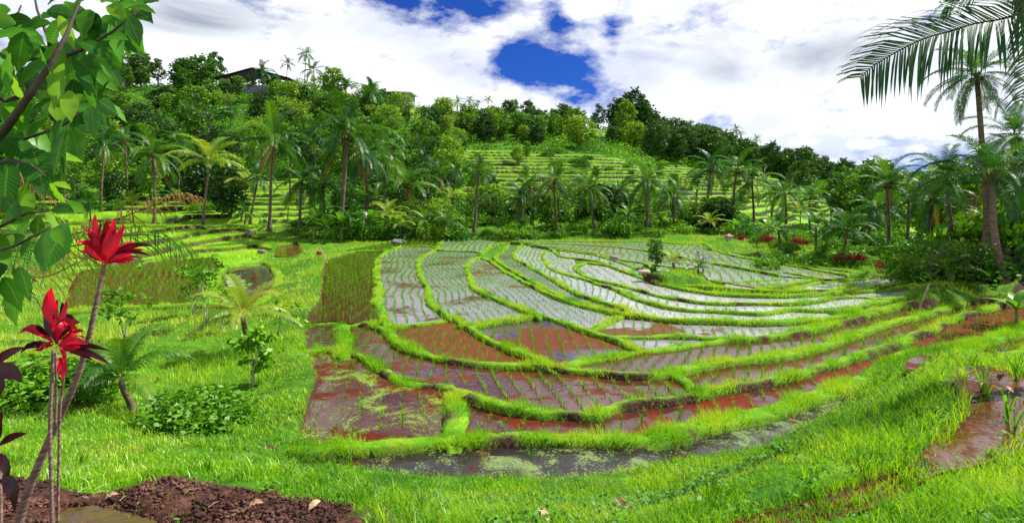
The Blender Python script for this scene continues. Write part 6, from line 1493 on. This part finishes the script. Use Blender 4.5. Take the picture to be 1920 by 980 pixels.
# ------------------------------------------------------------------ camera, sun, sky
cam = bpy.data.cameras.new('camera'); co = bpy.data.objects.new('camera', cam); C.objects.link(co)
co.location = (0, 0, EYE); co.rotation_euler = (R(90), 0, 0)
cam.sensor_width = 36; cam.lens = 36 * F / 1920; cam.shift_y = -(490 - HY) / 1920
cam.clip_start = .05; cam.clip_end = 9000
sc = bpy.context.scene; sc.camera = co
SUN_EL, SUN_AZ = R(54), R(68)            # azimuth measured from +Y towards +X
dirv = Vector((math.sin(SUN_AZ) * math.cos(SUN_EL), math.cos(SUN_AZ) * math.cos(SUN_EL), math.sin(SUN_EL)))
sl = bpy.data.lights.new('sun', 'SUN'); sl.energy = 5.0; sl.angle = R(.53); sl.color = (1, .955, .88)
so_ = bpy.data.objects.new('sun', sl); C.objects.link(so_); so_.location = (0, 0, 80)
so_.rotation_euler = dirv.to_track_quat('Z', 'Y').to_euler()
w = bpy.data.worlds.new('World'); sc.world = w; w.use_nodes = True
nt = w.node_tree; nt.nodes.clear(); L = nt.links
sky = N(nt, 'ShaderNodeTexSky', sky_type='NISHITA', sun_disc=False, sun_elevation=SUN_EL, sun_rotation=SUN_AZ, air_density=1.0, dust_density=.3, ozone_density=3.0)
gen = N(nt, 'ShaderNodeTexCoord').outputs['Generated']
sp = N(nt, 'ShaderNodeSeparateXYZ'); L.new(gen, sp.inputs[0])
# flat-bottomed cloud decks: stretch the direction so that features widen towards the horizon
mp = N(nt, 'ShaderNodeMapping'); mp.inputs['Scale'].default_value = (1, 1, 2.1); L.new(gen, mp.inputs[0]); v = mp.outputs[0]
n_big = noise(nt, 3.4, 8, .58, v, .3); n_fine = noise(nt, 9.0, 8, .62, v, .2); n_sh = noise(nt, 4.6, 5, .55, v, .6)
def blob(px, py, rx, ry, rot=0.0):
    "smooth bump (1 at its middle) round a direction of the sky"
    d = Vector(((px - 960) / F, 1, (HY - py) / F)).normalized()
    right = Vector((d.y, -d.x, 0)).normalized(); upv = right.cross(d)
    a = right * math.cos(rot) + upv * math.sin(rot); b = upv * math.cos(rot) - right * math.sin(rot)
    def dot(vec, s):
        n = N(nt, 'ShaderNodeVectorMath', operation='DOT_PRODUCT'); L.new(gen, n.inputs[0]); n.inputs[1].default_value = vec / s
        return n.outputs['Value']
    qa = dot(a, rx / F); qb = dot(b, ry / F); front = dot(d, 1.0)
    r2 = math_(nt, 'ADD', math_(nt, 'MULTIPLY', qa, qa), math_(nt, 'MULTIPLY', qb, qb))
    r2 = math_(nt, 'ADD', r2, math_(nt, 'MULTIPLY', math_(nt, 'LESS_THAN', front, 0.0), 30.0))
    return math_(nt, 'EXPONENT', math_(nt, 'MULTIPLY', r2, -1.0))
def mx(a, b): return math_(nt, 'MAXIMUM', a, b)
def add(a, b): return math_(nt, 'ADD', a, b)
def mul(a, b): return math_(nt, 'MULTIPLY', a, b)
def cen(n, k): return mul(math_(nt, 'SUBTRACT', n, .5), k)
def soft(r, a, b): return r
n_edge = noise(nt, 22.0, 6, .65, v, .3)
wob = add(add(cen(n_fine, 2.2), cen(n_big, 1.8)), cen(n_edge, .45))
# clear patches: bumps broken up by the same noise that shapes the clouds
H1 = mx(blob(990, 112, 140, 66, R(-16)), blob(835, -5, 190, 52, R(-12)))
H1 = mx(H1, mul(blob(1000, 150, 170, 34, R(-22)), .80)); H1 = mx(H1, mul(blob(930, 60, 90, 40, R(-30)), .75)); H1 = mx(H1, mul(blob(1040, 25, 34, 70), .85)); H1 = mx(H1, mul(blob(1150, 60, 22, 60), .7)); H1 = mx(H1, mul(blob(1075, 160, 90, 50, R(-30)), .80))
H1 = add(H1, mul(add(add(blob(1048, 98, 34, 16), blob(900, 112, 26, 40)), blob(940, 55, 60, 22, R(20))), -.55))
hole = maprange(nt, add(H1, mul(wob, 1.35)), .22, 1.0)
H2 = mx(mul(blob(1180, 130, 190, 60), .62), mul(blob(780, 80, 200, 70, R(-25)), .50)); H2 = mx(H2, mul(blob(250, 150, 60, 50), .6)); H2 = mx(H2, mul(blob(1900, 250, 120, 120), .25))
hole = mx(hole, mul(maprange(nt, add(H2, cen(n_big, 1.6)), .15, 1.0), .55))
hi = maprange(nt, sp.outputs[2], .36, .55)
hole = mx(hole, mul(hi, maprange(nt, n_big, .66, .48, .25, .95)))
# cloud brightness: white decks with grey bellies
gmask = mx(blob(330, 35, 200, 62, R(15)), math_(nt, 'MULTIPLY', soft(blob(1560, 110, 330, 75, R(4)), .3, 1.5), .85))
gmask = mx(gmask, math_(nt, 'MULTIPLY', soft(blob(1290, 30, 160, 60, 0), .3, 1.5), .5))
gmask = mx(gmask, math_(nt, 'MULTIPLY', soft(blob(720, 80, 300, 90, R(-12)), .3, 1.6), .55))
shade = maprange(nt, n_sh, .38, .66)
grey = math_(nt, 'MULTIPLY', gmask, math_(nt, 'ADD', .35, math_(nt, 'MULTIPLY', shade, .75)))
grey = mx(grey, mul(maprange(nt, add(n_sh, cen(n_edge, .15)), .44, .66), .50))
hi2 = math_(nt, 'MULTIPLY', hi, shade); grey = mx(grey, math_(nt, 'MULTIPLY', hi2, .6))
cum = maprange(nt, add(blob(1560, 292, 170, 46, R(-8)), cen(n_fine, 1.6)), .45, .55)
bil = N(nt, 'ShaderNodeTexVoronoi'); bil.feature = 'SMOOTH_F1'; bil.inputs['Scale'].default_value = 26; bil.inputs['Smoothness'].default_value = .4; L.new(v, bil.inputs['Vector'])
low = soft(blob(1520, 262, 260, 70, 0), .3, 1.4)
CL = 1.0
white = (7.2, 7.35, 7.6); greyc = (2.2, 2.5, 3.1)
cc = mixc(nt, math_(nt, 'MINIMUM', grey, 1.0), white, greyc)
cc = mixc(nt, math_(nt, 'MULTIPLY', low, .5), cc, (5.0, 5.4, 6.2))
cc = mixc(nt, cum, cc, mixc(nt, maprange(nt, math_(nt, 'ADD', bil.outputs['Distance'], math_(nt, 'MULTIPLY', n_fine, .5)), .35, .75), (9.0, 9.1, 9.3), (4.6, 5.0, 5.8)))
blue = mixc(nt, 1.0, sky.outputs[0], (.062, .175, .52), 'MULTIPLY')
fin = mixc(nt, hole, cc, blue)
bg = N(nt, 'ShaderNodeBackground'); bg.inputs[1].default_value = .1; L.new(fin, bg.inputs[0])
o = N(nt, 'ShaderNodeOutputWorld'); L.new(bg.outputs[0], o.inputs[0])
sc.view_settings.view_transform = 'Standard'; sc.view_settings.look = 'None'
sc.view_settings.exposure = .92; sc.view_settings.gamma = 1; sc.view_settings.use_curve_mapping = False
sc.cycles.max_bounces = 6; sc.cycles.diffuse_bounces = 3; sc.cycles.glossy_bounces = 3; sc.cycles.transmission_bounces = 3; sc.cycles.transparent_max_bounces = 4
sc.cycles.caustics_reflective = False; sc.cycles.caustics_refractive = False
sc.render.use_persistent_data = False
